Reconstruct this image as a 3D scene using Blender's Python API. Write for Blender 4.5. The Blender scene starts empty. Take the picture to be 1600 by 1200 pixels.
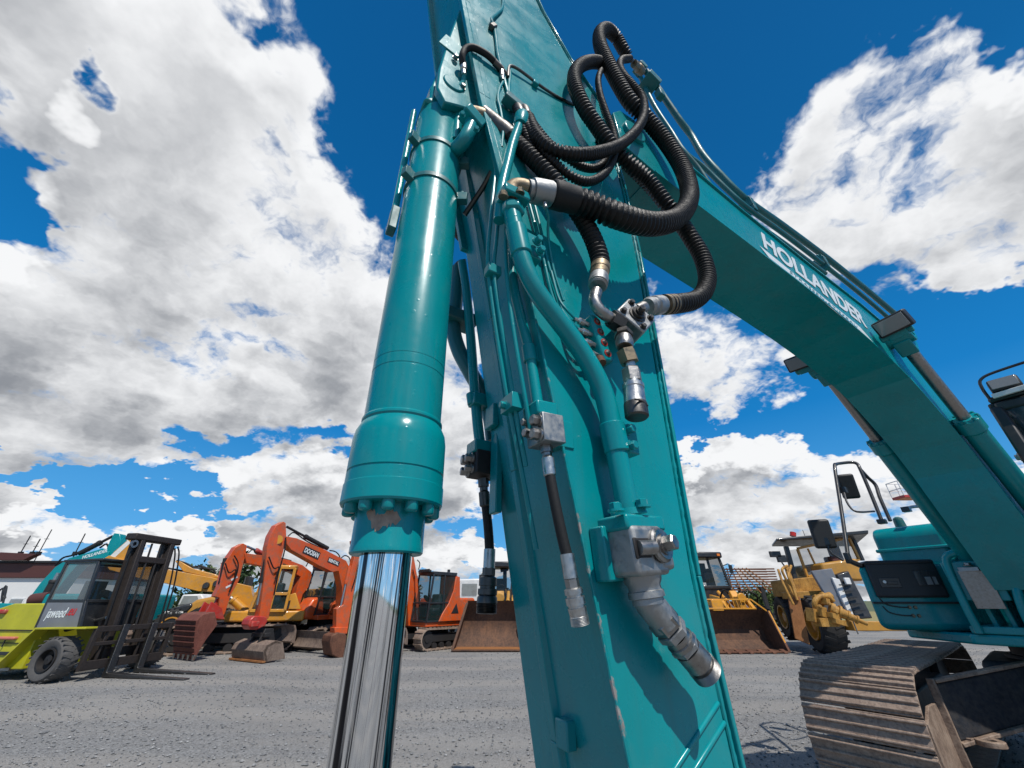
import bpy, bmesh, math, random
from mathutils import Vector, Matrix, Euler
random.seed(7)
R = math.radians
scene = bpy.context.scene
col = scene.collection

# ------------------------------------------------------------------ camera
cam_d = bpy.data.cameras.new('camera')
cam = bpy.data.objects.new('camera', cam_d)
col.objects.link(cam)
cam.location = (0, 0, 1.62)
cam.rotation_euler = (R(90 + 29.4), 0, 0)
cam_d.sensor_width = 36.0
cam_d.lens = 36.0 * 601 / 1600
cam_d.clip_start = 0.02
cam_d.clip_end = 6000
scene.camera = cam
scene.render.resolution_x = 1024
scene.render.resolution_y = 768
scene.view_settings.view_transform = 'Standard'
scene.view_settings.look = 'None'
scene.view_settings.gamma = 1
scene.view_settings.use_curve_mapping = False
scene.view_settings.exposure = 0.0

# ------------------------------------------------------------------ sun and sky
SUN_AZ, SUN_EL = 153.5, 56.0     # compass angle clockwise from +Y
sun_d = bpy.data.lights.new('sun', 'SUN')
sun_d.energy = 4.4
sun_d.angle = R(0.5)
sun_d.color = (1.0, 0.955, 0.89)
sun = bpy.data.objects.new('sun', sun_d)
col.objects.link(sun)
sdir = Vector((math.sin(R(SUN_AZ)) * math.cos(R(SUN_EL)), math.cos(R(SUN_AZ)) * math.cos(R(SUN_EL)), math.sin(R(SUN_EL))))
sun.rotation_euler = sdir.to_track_quat('Z', 'Y').to_euler()
sun.location = (0, 0, 60)

world = bpy.data.worlds.new('World')
scene.world = world
world.use_nodes = True

# cumulus banks of the day: compass angle, height angle, half-widths, weight
CLOUDS = [
(-1.224, 0.773, 0.108, 0.089, 1.0), (-0.984, 0.87, 0.287, 0.122, 1.0), (-0.838, 1.028, 0.192, 0.08, 0.8), (-0.907, 0.696, 0.261, 0.196, 1.0), (-0.645, 0.723, 0.289, 0.24, 1.0), (-0.444, 0.534, 0.241, 0.193, 0.9),
(-0.695, 0.466, 0.288, 0.153, 1.0), (-0.954, 0.362, 0.152, 0.146, 1.0), (-0.895, 0.268, 0.13, 0.06, 0.9), (-1.22, 0.691, 0.033, 0.064, 0.8), (-0.885, 0.122, 0.071, 0.037, 0.9), (-0.592, 0.231, 0.192, 0.049, 1.1), (-0.871, 0.23, 0.117, 0.05, 0.8), (-0.666, 0.116, 0.088, 0.036, 0.7), (-0.466, 0.132, 0.15, 0.051, 0.8), (-0.252, 0.307, 0.128, 0.138, 0.6), (-0.149, 0.475, 0.11, 0.195, 0.8), (-0.172, 0.16, 0.108, 0.072, 0.7),
(-1.16, 0.801, 0.034, 0.037, -1.3), (-0.973, 1.03, 0.113, 0.031, -0.5), (-0.708, 0.981, 0.107, 0.061, -0.35), (-1.002, 0.743, 0.05, 0.055, -0.25), (-1.132, 0.6, 0.03, 0.048, -0.9), (-1.074, 0.547, 0.032, 0.052, -0.9), (-0.702, 0.284, 0.114, 0.034, -0.8), (-0.856, 0.157, 0.092, 0.024, -0.9), (-0.514, 1.148, 0.293, 0.123, -1.0), (-0.865, 0.843, 0.049, 0.071, -0.6),
(0.998, 0.775, 0.134, 0.146, 1.0), (1.122, 0.706, 0.108, 0.136, 1.0), (1.226, 0.741, 0.055, 0.103, 0.9), (0.912, 0.636, 0.151, 0.073, 0.8), (1.058, 0.548, 0.098, 0.072, 0.8), (0.996, 0.501, 0.075, 0.039, 0.6),
(0.575, 0.533, 0.186, 0.084, 0.8), (0.565, 0.407, 0.159, 0.076, 0.9), (0.495, 0.71, 0.104, 0.085, 0.7), (0.617, 0.234, 0.192, 0.063, 1.0), (0.481, 0.144, 0.161, 0.045, 0.8), (0.808, 0.133, 0.093, 0.06, 0.6), (0.638, 0.062, 0.157, 0.043, 0.7), (0.944, 0.21, 0.036, 0.037, 0.6),
(0.809, 0.319, 0.142, 0.079, -1.0), (0.806, 1.043, 0.205, 0.142, -1.0), (0.947, 0.365, 0.11, 0.079, -1.0), (0.486, 0.325, 0.151, 0.028, -0.8), (0.669, 0.039, 0.055, 0.02, 0.3),
(0.803, 0.77, 0.113, 0.122, 0.7), (1.051, 0.476, 0.052, 0.036, 0.7), (1.008, 0.626, 0.12, 0.113, 0.5), (-0.864, 0.106, 0.074, 0.037, 1.0), (-0.845, 0.059, 0.102, 0.027, 0.9), (-0.719, 0.157, 0.055, 0.029, -0.8), (-0.397, 0.323, 0.089, 0.024, -0.6), (-0.241, 0.102, 0.058, 0.027, -0.7), (-0.632, 0.105, 0.122, 0.034, 0.85), (-0.356, 0.112, 0.241, 0.045, 0.8), (-0.594, 0.053, 0.197, 0.027, 0.8), (-0.091, 0.077, 0.207, 0.036, 0.9), (0.194, 0.076, 0.414, 0.041, 0.8), (-0.099, 0.252, 0.099, 0.052, 0.6), (0.488, 0.17, 0.113, 0.052, 0.9), (0.544, 0.066, 0.144, 0.035, 0.8), (-0.76, 0.095, 0.049, 0.014, -0.6), (-0.742, 0.142, 0.105, 0.032, -0.7), (-0.047, 0.133, 0.124, 0.043, -0.5), (0.615, 0.228, 0.192, 0.069, 0.8), (0.482, 0.253, 0.08, 0.069, 0.5), (0.54, 0.092, 0.079, 0.017, -0.6),
]
def sky_nodes():
    g = bpy.data.node_groups.new('cloud_density', 'ShaderNodeTree')
    g.interface.new_socket('Vector', in_out='INPUT', socket_type='NodeSocketVector')
    g.interface.new_socket('Density', in_out='OUTPUT', socket_type='NodeSocketFloat')
    N, L = g.nodes, g.links
    gi = N.new('NodeGroupInput'); go = N.new('NodeGroupOutput')
    def vm(op, a, b=None):
        n = N.new('ShaderNodeVectorMath'); n.operation = op
        for i, v in enumerate((a, b)):
            if v is None: continue
            if isinstance(v, tuple): n.inputs[i].default_value = v
            else: L.new(v, n.inputs[i])
        return n
    def mm(op, a, b=None, c=None):
        n = N.new('ShaderNodeMath'); n.operation = op
        for i, v in enumerate((a, b, c)):
            if v is None: continue
            if isinstance(v, (int, float)): n.inputs[i].default_value = v
            else: L.new(v, n.inputs[i])
        return n.outputs[0]
    nv = vm('NORMALIZE', gi.outputs[0]).outputs[0]
    s = N.new('ShaderNodeSeparateXYZ'); L.new(nv, s.inputs[0])
    az = mm('ARCTAN2', s.outputs[0], s.outputs[1])
    el = mm('ARCSINE', s.outputs[2])
    # layer coordinates: clouds shrink towards the horizon
    den = mm('ADD', mm('MAXIMUM', s.outputs[2], 0.0), 0.42)
    lay = N.new('ShaderNodeCombineXYZ')
    L.new(mm('DIVIDE', s.outputs[0], den), lay.inputs[0]); L.new(mm('DIVIDE', s.outputs[1], den), lay.inputs[1])
    def noise(vec, scale, det, rough, dist, w):
        n = N.new('ShaderNodeTexNoise'); n.noise_dimensions = '3D'
        n.inputs['Scale'].default_value = scale; n.inputs['Detail'].default_value = det
        n.inputs['Roughness'].default_value = rough; n.inputs['Distortion'].default_value = dist
        L.new(vm('ADD', vec, (w, w * .7, w * 1.3)).outputs[0], n.inputs['Vector'])
        return n
    # warp the bank outlines
    wn = noise(lay.outputs[0], 4.5, 5, .6, 0, 3.7)
    wv = vm('MULTIPLY', vm('SUBTRACT', wn.outputs['Color'], (.5, .5, .5)).outputs[0], (.42, .32, 0)).outputs[0]
    ae = N.new('ShaderNodeCombineXYZ'); L.new(az, ae.inputs[0]); L.new(el, ae.inputs[1])
    aw = vm('ADD', ae.outputs[0], wv).outputs[0]
    acc = None
    for a, e, ra, re_, w in CLOUDS:
        d = vm('MULTIPLY', vm('SUBTRACT', aw, (a, e, 0)).outputs[0], (1 / ra, 1 / re_, 0)).outputs[0]
        q = vm('DOT_PRODUCT', d, d).outputs['Value']
        ex = mm('POWER', 2.718, mm('MULTIPLY', q, -0.8))
        acc = mm('MULTIPLY', ex, w) if acc is None else mm('MULTIPLY_ADD', ex, w, acc)
    # generic broken cloud everywhere outside the named banks (sides and behind)
    back = mm('MULTIPLY', mm('SMOOTH_MIN', 1.0, mm('MULTIPLY', mm('MAXIMUM', mm('SUBTRACT', .25, s.outputs[1]), 0.0), 2.0), .2), .5)
    acc = mm('ADD', mm('MINIMUM', acc, .98), back)
    big = noise(lay.outputs[0], 2.6, 3, .5, .2, 0)
    pw = noise(lay.outputs[0], 9.0, 4, .6, 0, 5.1)
    lay2 = vm('ADD', lay.outputs[0], vm('MULTIPLY', vm('SUBTRACT', pw.outputs['Color'], (.5, .5, .5)).outputs[0], (.13, .13, .13)).outputs[0]).outputs[0]
    def puffs(vec, scale, det):
        v = N.new('ShaderNodeTexVoronoi'); v.inputs['Scale'].default_value = scale; v.inputs['Detail'].default_value = det; v.inputs['Roughness'].default_value = .62; v.inputs['Lacunarity'].default_value = 2.2; v.normalize = True
        L.new(vec, v.inputs['Vector']); return v.outputs['Distance']
    pf = puffs(lay2, 6.5, 3)
    n1 = noise(lay2, 5.0, 11, .6, .15, 1.1)
    nn = mm('ADD', mm('ADD', mm('MULTIPLY', mm('SUBTRACT', n1.outputs[0], .5), 1.9), mm('MULTIPLY', mm('SUBTRACT', .36, pf), 1.15)), mm('MULTIPLY', mm('SUBTRACT', big.outputs[0], .5), .7))
    dens = mm('ADD', mm('SUBTRACT', acc, .56), nn)
    L.new(dens, go.inputs[0])
    g.interface.new_socket('Smooth', in_out='OUTPUT', socket_type='NodeSocketFloat')
    n2 = noise(lay2, 5.0, 5, .55, .15, 1.1); pf2 = puffs(lay2, 6.5, 1.5)
    sm = mm('ADD', mm('SUBTRACT', acc, .52), mm('ADD', mm('ADD', mm('MULTIPLY', mm('SUBTRACT', n2.outputs[0], .5), 1.7), mm('MULTIPLY', mm('SUBTRACT', .36, pf2), 1.3)), mm('MULTIPLY', mm('SUBTRACT', big.outputs[0], .5), .9)))
    L.new(sm, go.inputs[1])

    nt = world.node_tree; N2, L2 = nt.nodes, nt.links
    for n in list(N2): N2.remove(n)
    out = N2.new('ShaderNodeOutputWorld'); bg = N2.new('ShaderNodeBackground')
    bg.inputs[1].default_value = 0.1
    sky = N2.new('ShaderNodeTexSky'); sky.sky_type = 'NISHITA'; sky.sun_disc = False
    sky.sun_elevation = R(SUN_EL); sky.sun_rotation = R(SUN_AZ)
    sky.altitude = 50; sky.air_density = 1.0; sky.dust_density = 0.35; sky.ozone_density = 2.2
    hs = N2.new('ShaderNodeHueSaturation'); hs.inputs['Saturation'].default_value = 1.28; hs.inputs['Value'].default_value = .92
    hs.inputs['Hue'].default_value = .492
    L2.new(sky.outputs[0], hs.inputs['Color'])
    tc0 = N2.new('ShaderNodeTexCoord'); sp0 = N2.new('ShaderNodeSeparateXYZ'); L2.new(tc0.outputs['Generated'], sp0.inputs[0])
    cr = N2.new('ShaderNodeValToRGB'); L2.new(sp0.outputs[2], cr.inputs[0]); e = cr.color_ramp.elements
    for _ in range(3): e.new(.5)
    for el_, (p_, c_) in zip(e, ((0, (.30, .60, .90)), (.12, (.085, .41, .85)), (.36, (.004, .22, .61)), (.7, (.0, .125, .375)), (1, (.0, .095, .30)))): el_.position = p_; el_.color = (*c_, 1)
    gain = N2.new('ShaderNodeVectorMath'); gain.operation = 'SCALE'; gain.inputs['Scale'].default_value = 9.6; L2.new(cr.outputs[0], gain.inputs[0])
    blend = N2.new('ShaderNodeMix'); blend.data_type = 'RGBA'; blend.inputs['Factor'].default_value = .94
    L2.new(sky.outputs[0], blend.inputs['A']); L2.new(gain.outputs[0], blend.inputs['B'])
    tc = N2.new('ShaderNodeTexCoord')
    def grp(vec):
        n = N2.new('ShaderNodeGroup'); n.node_tree = g; L2.new(vec, n.inputs[0]); return n.outputs
    def add(v):
        n = N2.new('ShaderNodeVectorMath'); n.operation = 'ADD'; L2.new(tc.outputs['Generated'], n.inputs[0]); n.inputs[1].default_value = v
        return n.outputs[0]
    def mr(v, a, b, c=0., d=1., smooth=True):
        n = N2.new('ShaderNodeMapRange'); n.interpolation_type = 'SMOOTHSTEP' if smooth else 'LINEAR'
        L2.new(v, n.inputs['Value'])
        for k, x in zip(('From Min', 'From Max', 'To Min', 'To Max'), (a, b, c, d)): n.inputs[k].default_value = x
        return n.outputs[0]
    def mx(op, a, b):
        n = N2.new('ShaderNodeMath'); n.operation = op
        for i, v in enumerate((a, b)):
            if isinstance(v, float): n.inputs[i].default_value = v
            else: L2.new(v, n.inputs[i])
        return n.outputs[0]
    d0, s0 = grp(tc.outputs['Generated']); _, d1 = grp(add((0.02, -0.02, 0.06)))
    alpha = mr(d0, 0.0, 0.36)
    # cloud seen from below: bases under thick cloud are grey, rims and tops bright
    sh = mx('MULTIPLY', mr(mx('ADD', mx('MULTIPLY', d1, .72), mx('MULTIPLY', d0, .28)), 0.12, 1.0), mx('MULTIPLY', mr(sp0.outputs[2], .55, .85, 1., .5), 1.0))
    mixc = N2.new('ShaderNodeMix'); mixc.data_type = 'RGBA'
    L2.new(sh, mixc.inputs['Factor'])
    mixc.inputs['A'].default_value = (9.3, 9.4, 9.55, 1); mixc.inputs['B'].default_value = (2.7, 2.88, 3.2, 1)
    fin = N2.new('ShaderNodeMix'); fin.data_type = 'RGBA'
    L2.new(alpha, fin.inputs['Factor']); L2.new(blend.outputs['Result'], fin.inputs['A']); L2.new(mixc.outputs['Result'], fin.inputs['B'])
    L2.new(fin.outputs['Result'], bg.inputs[0]); L2.new(bg.outputs[0], out.inputs[0])
sky_nodes()

# ------------------------------------------------------------------ mesh helpers
class MB:
    """collects shapes and links them as ONE mesh object"""
    def __init__(self): self.v = []; self.f = []
    def add(self, vs, fs):
        n = len(self.v); self.v += [tuple(p) for p in vs]; self.f += [tuple(i + n for i in q) for q in fs]; return self
    def box(self, c, s, rot=None):
        m = rot if isinstance(rot, Matrix) else (Euler(rot).to_matrix() if rot else Matrix.Identity(3))
        c = Vector(c)
        vs = [c + m @ Vector((x * s[0] / 2, y * s[1] / 2, z * s[2] / 2)) for x in (-1, 1) for y in (-1, 1) for z in (-1, 1)]
        return self.add(vs, [(0, 1, 3, 2), (4, 6, 7, 5), (0, 4, 5, 1), (2, 3, 7, 6), (0, 2, 6, 4), (1, 5, 7, 3)])
    def bar(self, p0, p1, w, h, up=(0, 0, 1)):
        p0, p1 = Vector(p0), Vector(p1); d = (p1 - p0); L = d.length; d.normalize()
        u = Vector(up); y = u.cross(d)
        if y.length < 1e-4: y = Vector((0, 1, 0)).cross(d)
        y.normalize(); z = d.cross(y)
        m = Matrix((d, y, z)).transposed()
        return self.box((p0 + p1) / 2, (L, w, h), m)
    def prism(self, poly, y0, y1):
        """polygon in (x,z) pushed from y0 to y1"""
        a = sum(poly[i][0] * poly[(i + 1) % len(poly)][1] - poly[(i + 1) % len(poly)][0] * poly[i][1] for i in range(len(poly)))
        if a < 0: poly = poly[::-1]
        n = len(poly)
        vs = [(p[0], y0, p[1]) for p in poly] + [(p[0], y1, p[1]) for p in poly]
        fs = [tuple(range(n)), tuple(range(2 * n - 1, n - 1, -1))] + [(i, i + n, (i + 1) % n + n, (i + 1) % n) for i in range(n)]
        return self.add(vs, fs)
    def hull8(self, a, b):
        """two quads joined"""
        return self.add(list(a) + list(b), [(3, 2, 1, 0), (4, 5, 6, 7), (0, 1, 5, 4), (1, 2, 6, 5), (2, 3, 7, 6), (3, 0, 4, 7)])
    def rings(self, rings, cap=True, closed=False):
        n = len(rings[0]); k = len(rings); vs = [p for r in rings for p in r]; fs = []
        for i in range(k if closed else k - 1):
            a, b = i * n, ((i + 1) % k) * n
            for j in range(n): fs.append((a + j, a + (j + 1) % n, b + (j + 1) % n, b + j))
        if cap and not closed: fs += [tuple(range(n - 1, -1, -1)), tuple(range((k - 1) * n, k * n))]
        return self.add(vs, fs)
    def tube(self, pts, r, n=12, cap=True, radii=None):
        pts = [Vector(p) for p in pts]; t0 = (pts[1] - pts[0]).normalized()
        a = Vector((0, 0, 1)) if abs(t0.z) < .9 else Vector((1, 0, 0))
        u = t0.cross(a).normalized(); rings = []
        for i, p in enumerate(pts):
            t = (pts[min(i + 1, len(pts) - 1)] - pts[max(i - 1, 0)]).normalized()
            u = (u - t * u.dot(t)).normalized(); w = t.cross(u); rad = radii[i] if radii else r
            rings.append([p + (u * math.cos(2 * math.pi * j / n) + w * math.sin(2 * math.pi * j / n)) * rad for j in range(n)])
        return self.rings(rings, cap)
    def lathe(self, p0, p1, prof, n=24, cap=True):
        """profile of (distance from p0, radius)"""
        p0, p1 = Vector(p0), Vector(p1); t = (p1 - p0).normalized()
        a = Vector((0, 0, 1)) if abs(t.z) < .9 else Vector((1, 0, 0))
        u = t.cross(a).normalized(); w = t.cross(u)
        return self.rings([[p0 + t * d + (u * math.cos(2 * math.pi * j / n) + w * math.sin(2 * math.pi * j / n)) * r for j in range(n)] for d, r in prof], cap)
    def cyl(self, p0, p1, r, n=20): 
        L = (Vector(p1) - Vector(p0)).length; return self.lathe(p0, p1, [(0, r), (L, r)], n)
    def bolt(self, p, d, r, h):
        p, d = Vector(p), Vector(d).normalized()
        self.lathe(p, p + d, [(0, r * 1.35), (h * .25, r * 1.35)], 14)
        return self.lathe(p + d * h * .2, p + d, [(0, r), (h * .7, r), (h * .8, r * .8)], 6)
    def build(self, name, mat, parent=None, bevel=0, smooth=True, seg=2, angle=34):
        me = bpy.data.meshes.new(name); me.from_pydata(self.v, [], self.f); me.update()
        bm = bmesh.new(); bm.from_mesh(me); bmesh.ops.recalc_face_normals(bm, faces=bm.faces); bm.to_mesh(me); bm.free()
        if smooth:
            me.shade_smooth(); me.set_sharp_from_angle(angle=R(angle))
        me.materials.append(mat)
        o = bpy.data.objects.new(name, me); col.objects.link(o)
        if parent: o.parent = parent
        if bevel:
            b = o.modifiers.new('bevel', 'BEVEL'); b.width = bevel; b.segments = seg; b.limit_method = 'ANGLE'; b.angle_limit = R(35); b.harden_normals = False
        return o
def catmull(pts, step=.02, closed=False):
    P = [Vector(p) for p in pts]; out = []
    n = len(P)
    for i in range(n - 1):
        p1, p2 = P[i], P[i + 1]; p0 = P[i - 1] if i else p1 * 2 - p2; p3 = P[i + 2] if i + 2 < n else p2 * 2 - p1
        for k in range(16):
            t = k / 16
            out.append(.5 * ((2 * p1) + (p2 - p0) * t + (2 * p0 - 5 * p1 + 4 * p2 - p3) * t * t + (3 * p1 - p0 - 3 * p2 + p3) * t ** 3))
    out.append(P[-1])
    res = [out[0]]; acc = 0; last = out[0]
    for p in out[1:]:
        d = (p - last).length
        while acc + d >= step and d > 0:
            last = last.lerp(p, (step - acc) / d); res.append(last.copy()); d = (p - last).length; acc = 0
        acc += d; last = p
    if (res[-1] - out[-1]).length > step * .3: res.append(out[-1])
    return res
def ribbed(mb, pts, r, pitch=.0075, n=14, depth=.13):
    """corrugated hose sleeve"""
    c = catmull(pts, pitch / 4); rad = [r * (1 if (i % 4) in (0, 1) else 1 - depth) for i in range(len(c))]
    return mb.tube(c, r, n, True, rad)
def thing(name, label, cat, loc=(0, 0, 0), rotz=0, group=None):
    o = bpy.data.objects.new(name, None); col.objects.link(o); o.empty_display_size = .3
    o.location = loc; o.rotation_euler = (0, 0, R(rotz)); return tag(o, label, cat, group)
def tag(o, label=None, cat=None, group=None, kind=None):
    if label: o['label'] = label
    if cat: o['category'] = cat
    if group: o['group'] = group
    if kind: o['kind'] = kind
    return o
def lettering(text, size, mat, parent, matrix, shear=0, name='lettering', depth=.002, width=None, spacing=1.0, bold=0):
    c = bpy.data.curves.new(name, 'FONT'); c.body = text; c.size = size; c.extrude = depth; c.shear = shear; c.space_character = spacing; c.offset = bold
    o = bpy.data.objects.new(name + '_curve', c); col.objects.link(o); bpy.context.view_layer.update()
    me = bpy.data.meshes.new_from_object(o.evaluated_get(bpy.context.evaluated_depsgraph_get()))
    bpy.data.objects.remove(o); bpy.data.curves.remove(c)
    if width:
        xs = [v.co.x for v in me.vertices]; k = width / (max(xs) - min(xs)); x0 = min(xs)
        for v in me.vertices: v.co.x = (v.co.x - x0) * k
    me.materials.clear(); me.materials.append(mat); me.name = name
    r = bpy.data.objects.new(name, me); col.objects.link(r); r.parent = parent; r.matrix_local = matrix
    return r
def basis(o, x, y):
    x, y = Vector(x).normalized(), Vector(y); y = (y - x * y.dot(x)).normalized(); z = x.cross(y)
    m = Matrix((x, y, z)).transposed().to_4x4(); m.translation = Vector(o); return m
def copy_tree(o, parent=None):
    c = o.copy(); col.objects.link(c)
    if parent: c.parent = parent
    for ch in list(o.children): copy_tree(ch, c)
    return c

# ------------------------------------------------------------------ materials
MATS = {}
def nodes_of(name):
    m = bpy.data.materials.new(name); m.use_nodes = True; nt = m.node_tree
    b = nt.nodes['Principled BSDF']; return m, nt, b
def tn(nt, kind, **kw):
    n = nt.nodes.new(kind)
    for k, v in kw.items():
        if k in n.inputs: n.inputs[k].default_value = v
        else: setattr(n, k, v)
    return n
def ramp(nt, src, stops):
    r = nt.nodes.new('ShaderNodeValToRGB'); e = r.color_ramp.elements
    while len(e) < len(stops): e.new(.5)
    for el, (p, c) in zip(e, stops): el.position = p; el.color = (*c, 1) if len(c) == 3 else c
    nt.links.new(src, r.inputs[0]); return r.outputs[0]
def mixrgb(nt, fac, a, b):
    m = nt.nodes.new('ShaderNodeMix'); m.data_type = 'RGBA'
    for s, v in (('Factor', fac), ('A', a), ('B', b)):
        if isinstance(v, (int, float)): m.inputs[s].default_value = v
        elif isinstance(v, tuple): m.inputs[s].default_value = (*v, 1)
        else: nt.links.new(v, m.inputs[s])
    return m.outputs['Result']
def objco(nt):
    return nt.nodes.new('ShaderNodeTexCoord').outputs['Object']
def noise(nt, scale, detail=4, rough=.55, dist=0, vec=None):
    n = tn(nt, 'ShaderNodeTexNoise', Scale=scale, Detail=detail, Roughness=rough, Distortion=dist)
    nt.links.new(vec if vec is not None else objco(nt), n.inputs['Vector']); return n.outputs['Fac']
def bump(nt, b, h, strength, dist=.01):
    n = tn(nt, 'ShaderNodeBump', Strength=strength, Distance=dist); nt.links.new(h, n.inputs['Height']); nt.links.new(n.outputs[0], b.inputs['Normal'])
def paint(name, c, rough=.28, wear=(.12, .1, .09), wear_amt=.0, dirt=(.2, .17, .13), dirt_amt=.15, coat=.25, orange_peel=.05, scale=1.0, spec=.5):
    """worn machine enamel: tone drift, dust, chips"""
    m, nt, b = nodes_of(name)
    tone = noise(nt, 2.2 * scale, 5)
    c1 = mixrgb(nt, ramp(nt, tone, [(.35, (0, 0, 0)), (.7, (1, 1, 1))]), tuple(x * .88 for x in c), tuple(min(1, x * 1.1) for x in c))
    d = noise(nt, 6 * scale, 8, .65, .4)
    lo = .72 - dirt_amt * .35
    c2 = mixrgb(nt, ramp(nt, d, [(lo - .12, (0, 0, 0)), (lo + .16, (dirt_amt * 2.2,) * 3)]), c1, dirt)
    if wear_amt:
        w = noise(nt, 9 * scale, 10, .7, .6)
        c2 = mixrgb(nt, ramp(nt, w, [(.72 - wear_amt * .2, (0, 0, 0)), (.735 - wear_amt * .2, (1, 1, 1))]), c2, wear)
    nt.links.new(c2, b.inputs['Base Color'])
    rr_ = ramp(nt, d, [(.35, (rough * .75,) * 3), (.75, (min(1, rough * 1.7),) * 3)])
    nt.links.new(rr_, b.inputs['Roughness'])
    b.inputs['Coat Weight'].default_value = coat; b.inputs['Coat Roughness'].default_value = .08
    b.inputs['Specular IOR Level'].default_value = spec
    bump(nt, b, noise(nt, 34 * scale, 3), orange_peel, .004)
    MATS[name] = m; return m
def metal(name, c, rough=.35, bumpy=.15, scale=60, mottled=.35, metallic=1.0):
    m, nt, b = nodes_of(name)
    n = noise(nt, scale, 6, .6)
    nt.links.new(mixrgb(nt, n, tuple(x * (1 - mottled) for x in c), tuple(min(1, x * (1 + mottled)) for x in c)), b.inputs['Base Color'])
    b.inputs['Metallic'].default_value = metallic
    nt.links.new(ramp(nt, n, [(.3, (rough * .7,) * 3), (.7, (min(1, rough * 1.4),) * 3)]), b.inputs['Roughness'])
    bump(nt, b, n, bumpy, .003)
    MATS[name] = m; return m
def plain(name, c, rough=.6, bumpy=.1, scale=30, var=.2, metallic=0, spec=.4):
    m, nt, b = nodes_of(name)
    n = noise(nt, scale, 6, .6)
    nt.links.new(mixrgb(nt, n, tuple(x * (1 - var) for x in c), tuple(min(1, x * (1 + var)) for x in c)), b.inputs['Base Color'])
    b.inputs['Roughness'].default_value = rough; b.inputs['Metallic'].default_value = metallic; b.inputs['Specular IOR Level'].default_value = spec
    bump(nt, b, n, bumpy, .006)
    MATS[name] = m; return m
def rusty(name, c1, c2, c3, scale=3.0, rough=.75):
    m, nt, b = nodes_of(name)
    co = objco(nt)
    n = noise(nt, scale, 9, .65, .5, co); n2 = noise(nt, scale * 9, 6, .6, 0, co)
    st = nt.nodes.new('ShaderNodeMapping'); st.inputs['Scale'].default_value = (9, 9, .9); nt.links.new(co, st.inputs[0])
    n3 = noise(nt, scale * .8, 5, .6, 0, st.outputs[0])
    cc = ramp(nt, n, [(.32, c1), (.5, c2), (.68, c3)])
    cc = mixrgb(nt, ramp(nt, n3, [(.45, (0, 0, 0)), (.7, (.55,) * 3)]), cc, tuple(x * .6 for x in c1))
    cc = mixrgb(nt, ramp(nt, n2, [(.4, (0, 0, 0)), (.75, (.4,) * 3)]), cc, tuple(min(1, x * 1.5) for x in c3))
    nt.links.new(cc, b.inputs['Base Color']); b.inputs['Roughness'].default_value = rough; b.inputs['Specular IOR Level'].default_value = .3
    bump(nt, b, n2, .35, .01)
    MATS[name] = m; return m
TEAL = (.0, .225, .243)
paint('orange_paint', (.60, .085, .012), .38, (.16, .1, .07), .14, dirt_amt=.42, dirt=(.26, .12, .07))
paint('yellow_paint', (.56, .25, .02), .4, (.2, .15, .1), .1, dirt_amt=.3)
paint('loader_yellow', (.62, .27, .015), .4, (.16, .1, .06), .12, dirt_amt=.25)
paint('faded_yellow', (.47, .23, .03), .5, (.2, .11, .05), .2, dirt_amt=.3, dirt=(.28, .17, .07))
paint('lime_paint', (.44, .42, .012), .4, (.3, .3, .2), .04, dirt_amt=.15)
paint('white_paint', (.7, .7, .68), .35, dirt_amt=.2)
paint('grey_panel', (.17, .18, .2), .45, dirt_amt=.15)
paint('red_paint', (.42, .03, .02), .4, (.15, .1, .08), .15, dirt_amt=.3)
paint('salmon_paint', (.55, .16, .11), .5, dirt_amt=.2)
paint('black_paint', (.018, .019, .021), .4, dirt_amt=.12, dirt=(.1, .09, .08))
paint('teal_frame', (.004, .12, .13), .4, dirt_amt=.25, coat=.1)
plain('dark_plastic', (.022, .024, .027), .5, .08, 60)
plain('tyre_rubber', (.028, .028, .029), .8, .25, 30, .35)
plain('dusty_tyre', (.085, .082, .08), .9, .35, 22, .35)
plain('hose_rubber', (.006, .006, .0065), .55, .05, 80, .3, 0, .16)
rusty('hose_rubber', (.006, .006, .0065), (.008, .0075, .0075), (.014, .0125, .0115), 6, .5)
plain('sleeve_rubber', (.010, .010, .0105), .65, .15, 90, .4)
plain('text_white', (.66, .7, .71), .4, .0, 10, .03)
plain('text_red', (.5, .02, .02), .4, 0, 10, .05)
plain('text_grey', (.5, .5, .5), .5, 0, 10, .05)
plain('brown_cladding', (.085, .03, .024), .6, .1, 8, .15)
plain('white_wall', (.68, .67, .64), .7, .05, 5, .06)
plain('dark_metal', (.03, .028, .028), .6, .2, 18, .4, .3)
plain('mast_metal', (.045, .036, .032), .55, .25, 14, .5, .4)
rusty('undercarriage_black', (.016, .02, .028), (.024, .028, .036), (.07, .062, .055), 3.0, .6)
plain('bark', (.07, .05, .035), .9, .4, 20, .4)
plain('beacon_orange', (.7, .2, .03), .2, 0, 10, .05)
plain('lamp_red', (.5, .03, .02), .25, 0, 10, .05)
metal('galvanised', (.34, .345, .345), .55, .4, 40, .4)
metal('worn_steel', (.3, .29, .28), .38, .35, 50, .5)
metal('bright_steel', (.46, .46, .45), .36, .25, 60, .4)
metal('dark_steel', (.11, .105, .1), .45, .35, 40, .5)
metal('brass', (.25, .2, .14), .55, .4, 40, .55)
rusty('rust', (.07, .032, .022), (.12, .052, .032), (.16, .075, .045))
rusty('bucket_rust', (.055, .034, .026), (.09, .05, .034), (.15, .075, .042), 1.6)
rusty('red_rust', (.1, .035, .028), (.15, .05, .038), (.19, .075, .055), 3)
rusty('track_rust', (.13, .088, .068), (.235, .17, .13), (.35, .27, .21), 5, .6)
rusty('grimy_yellow', (.15, .075, .025), (.38, .19, .035), (.46, .26, .07), 4, .6)
rusty('orange_rust', (.2, .08, .025), (.3, .13, .045), (.24, .1, .04), 3)
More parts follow.
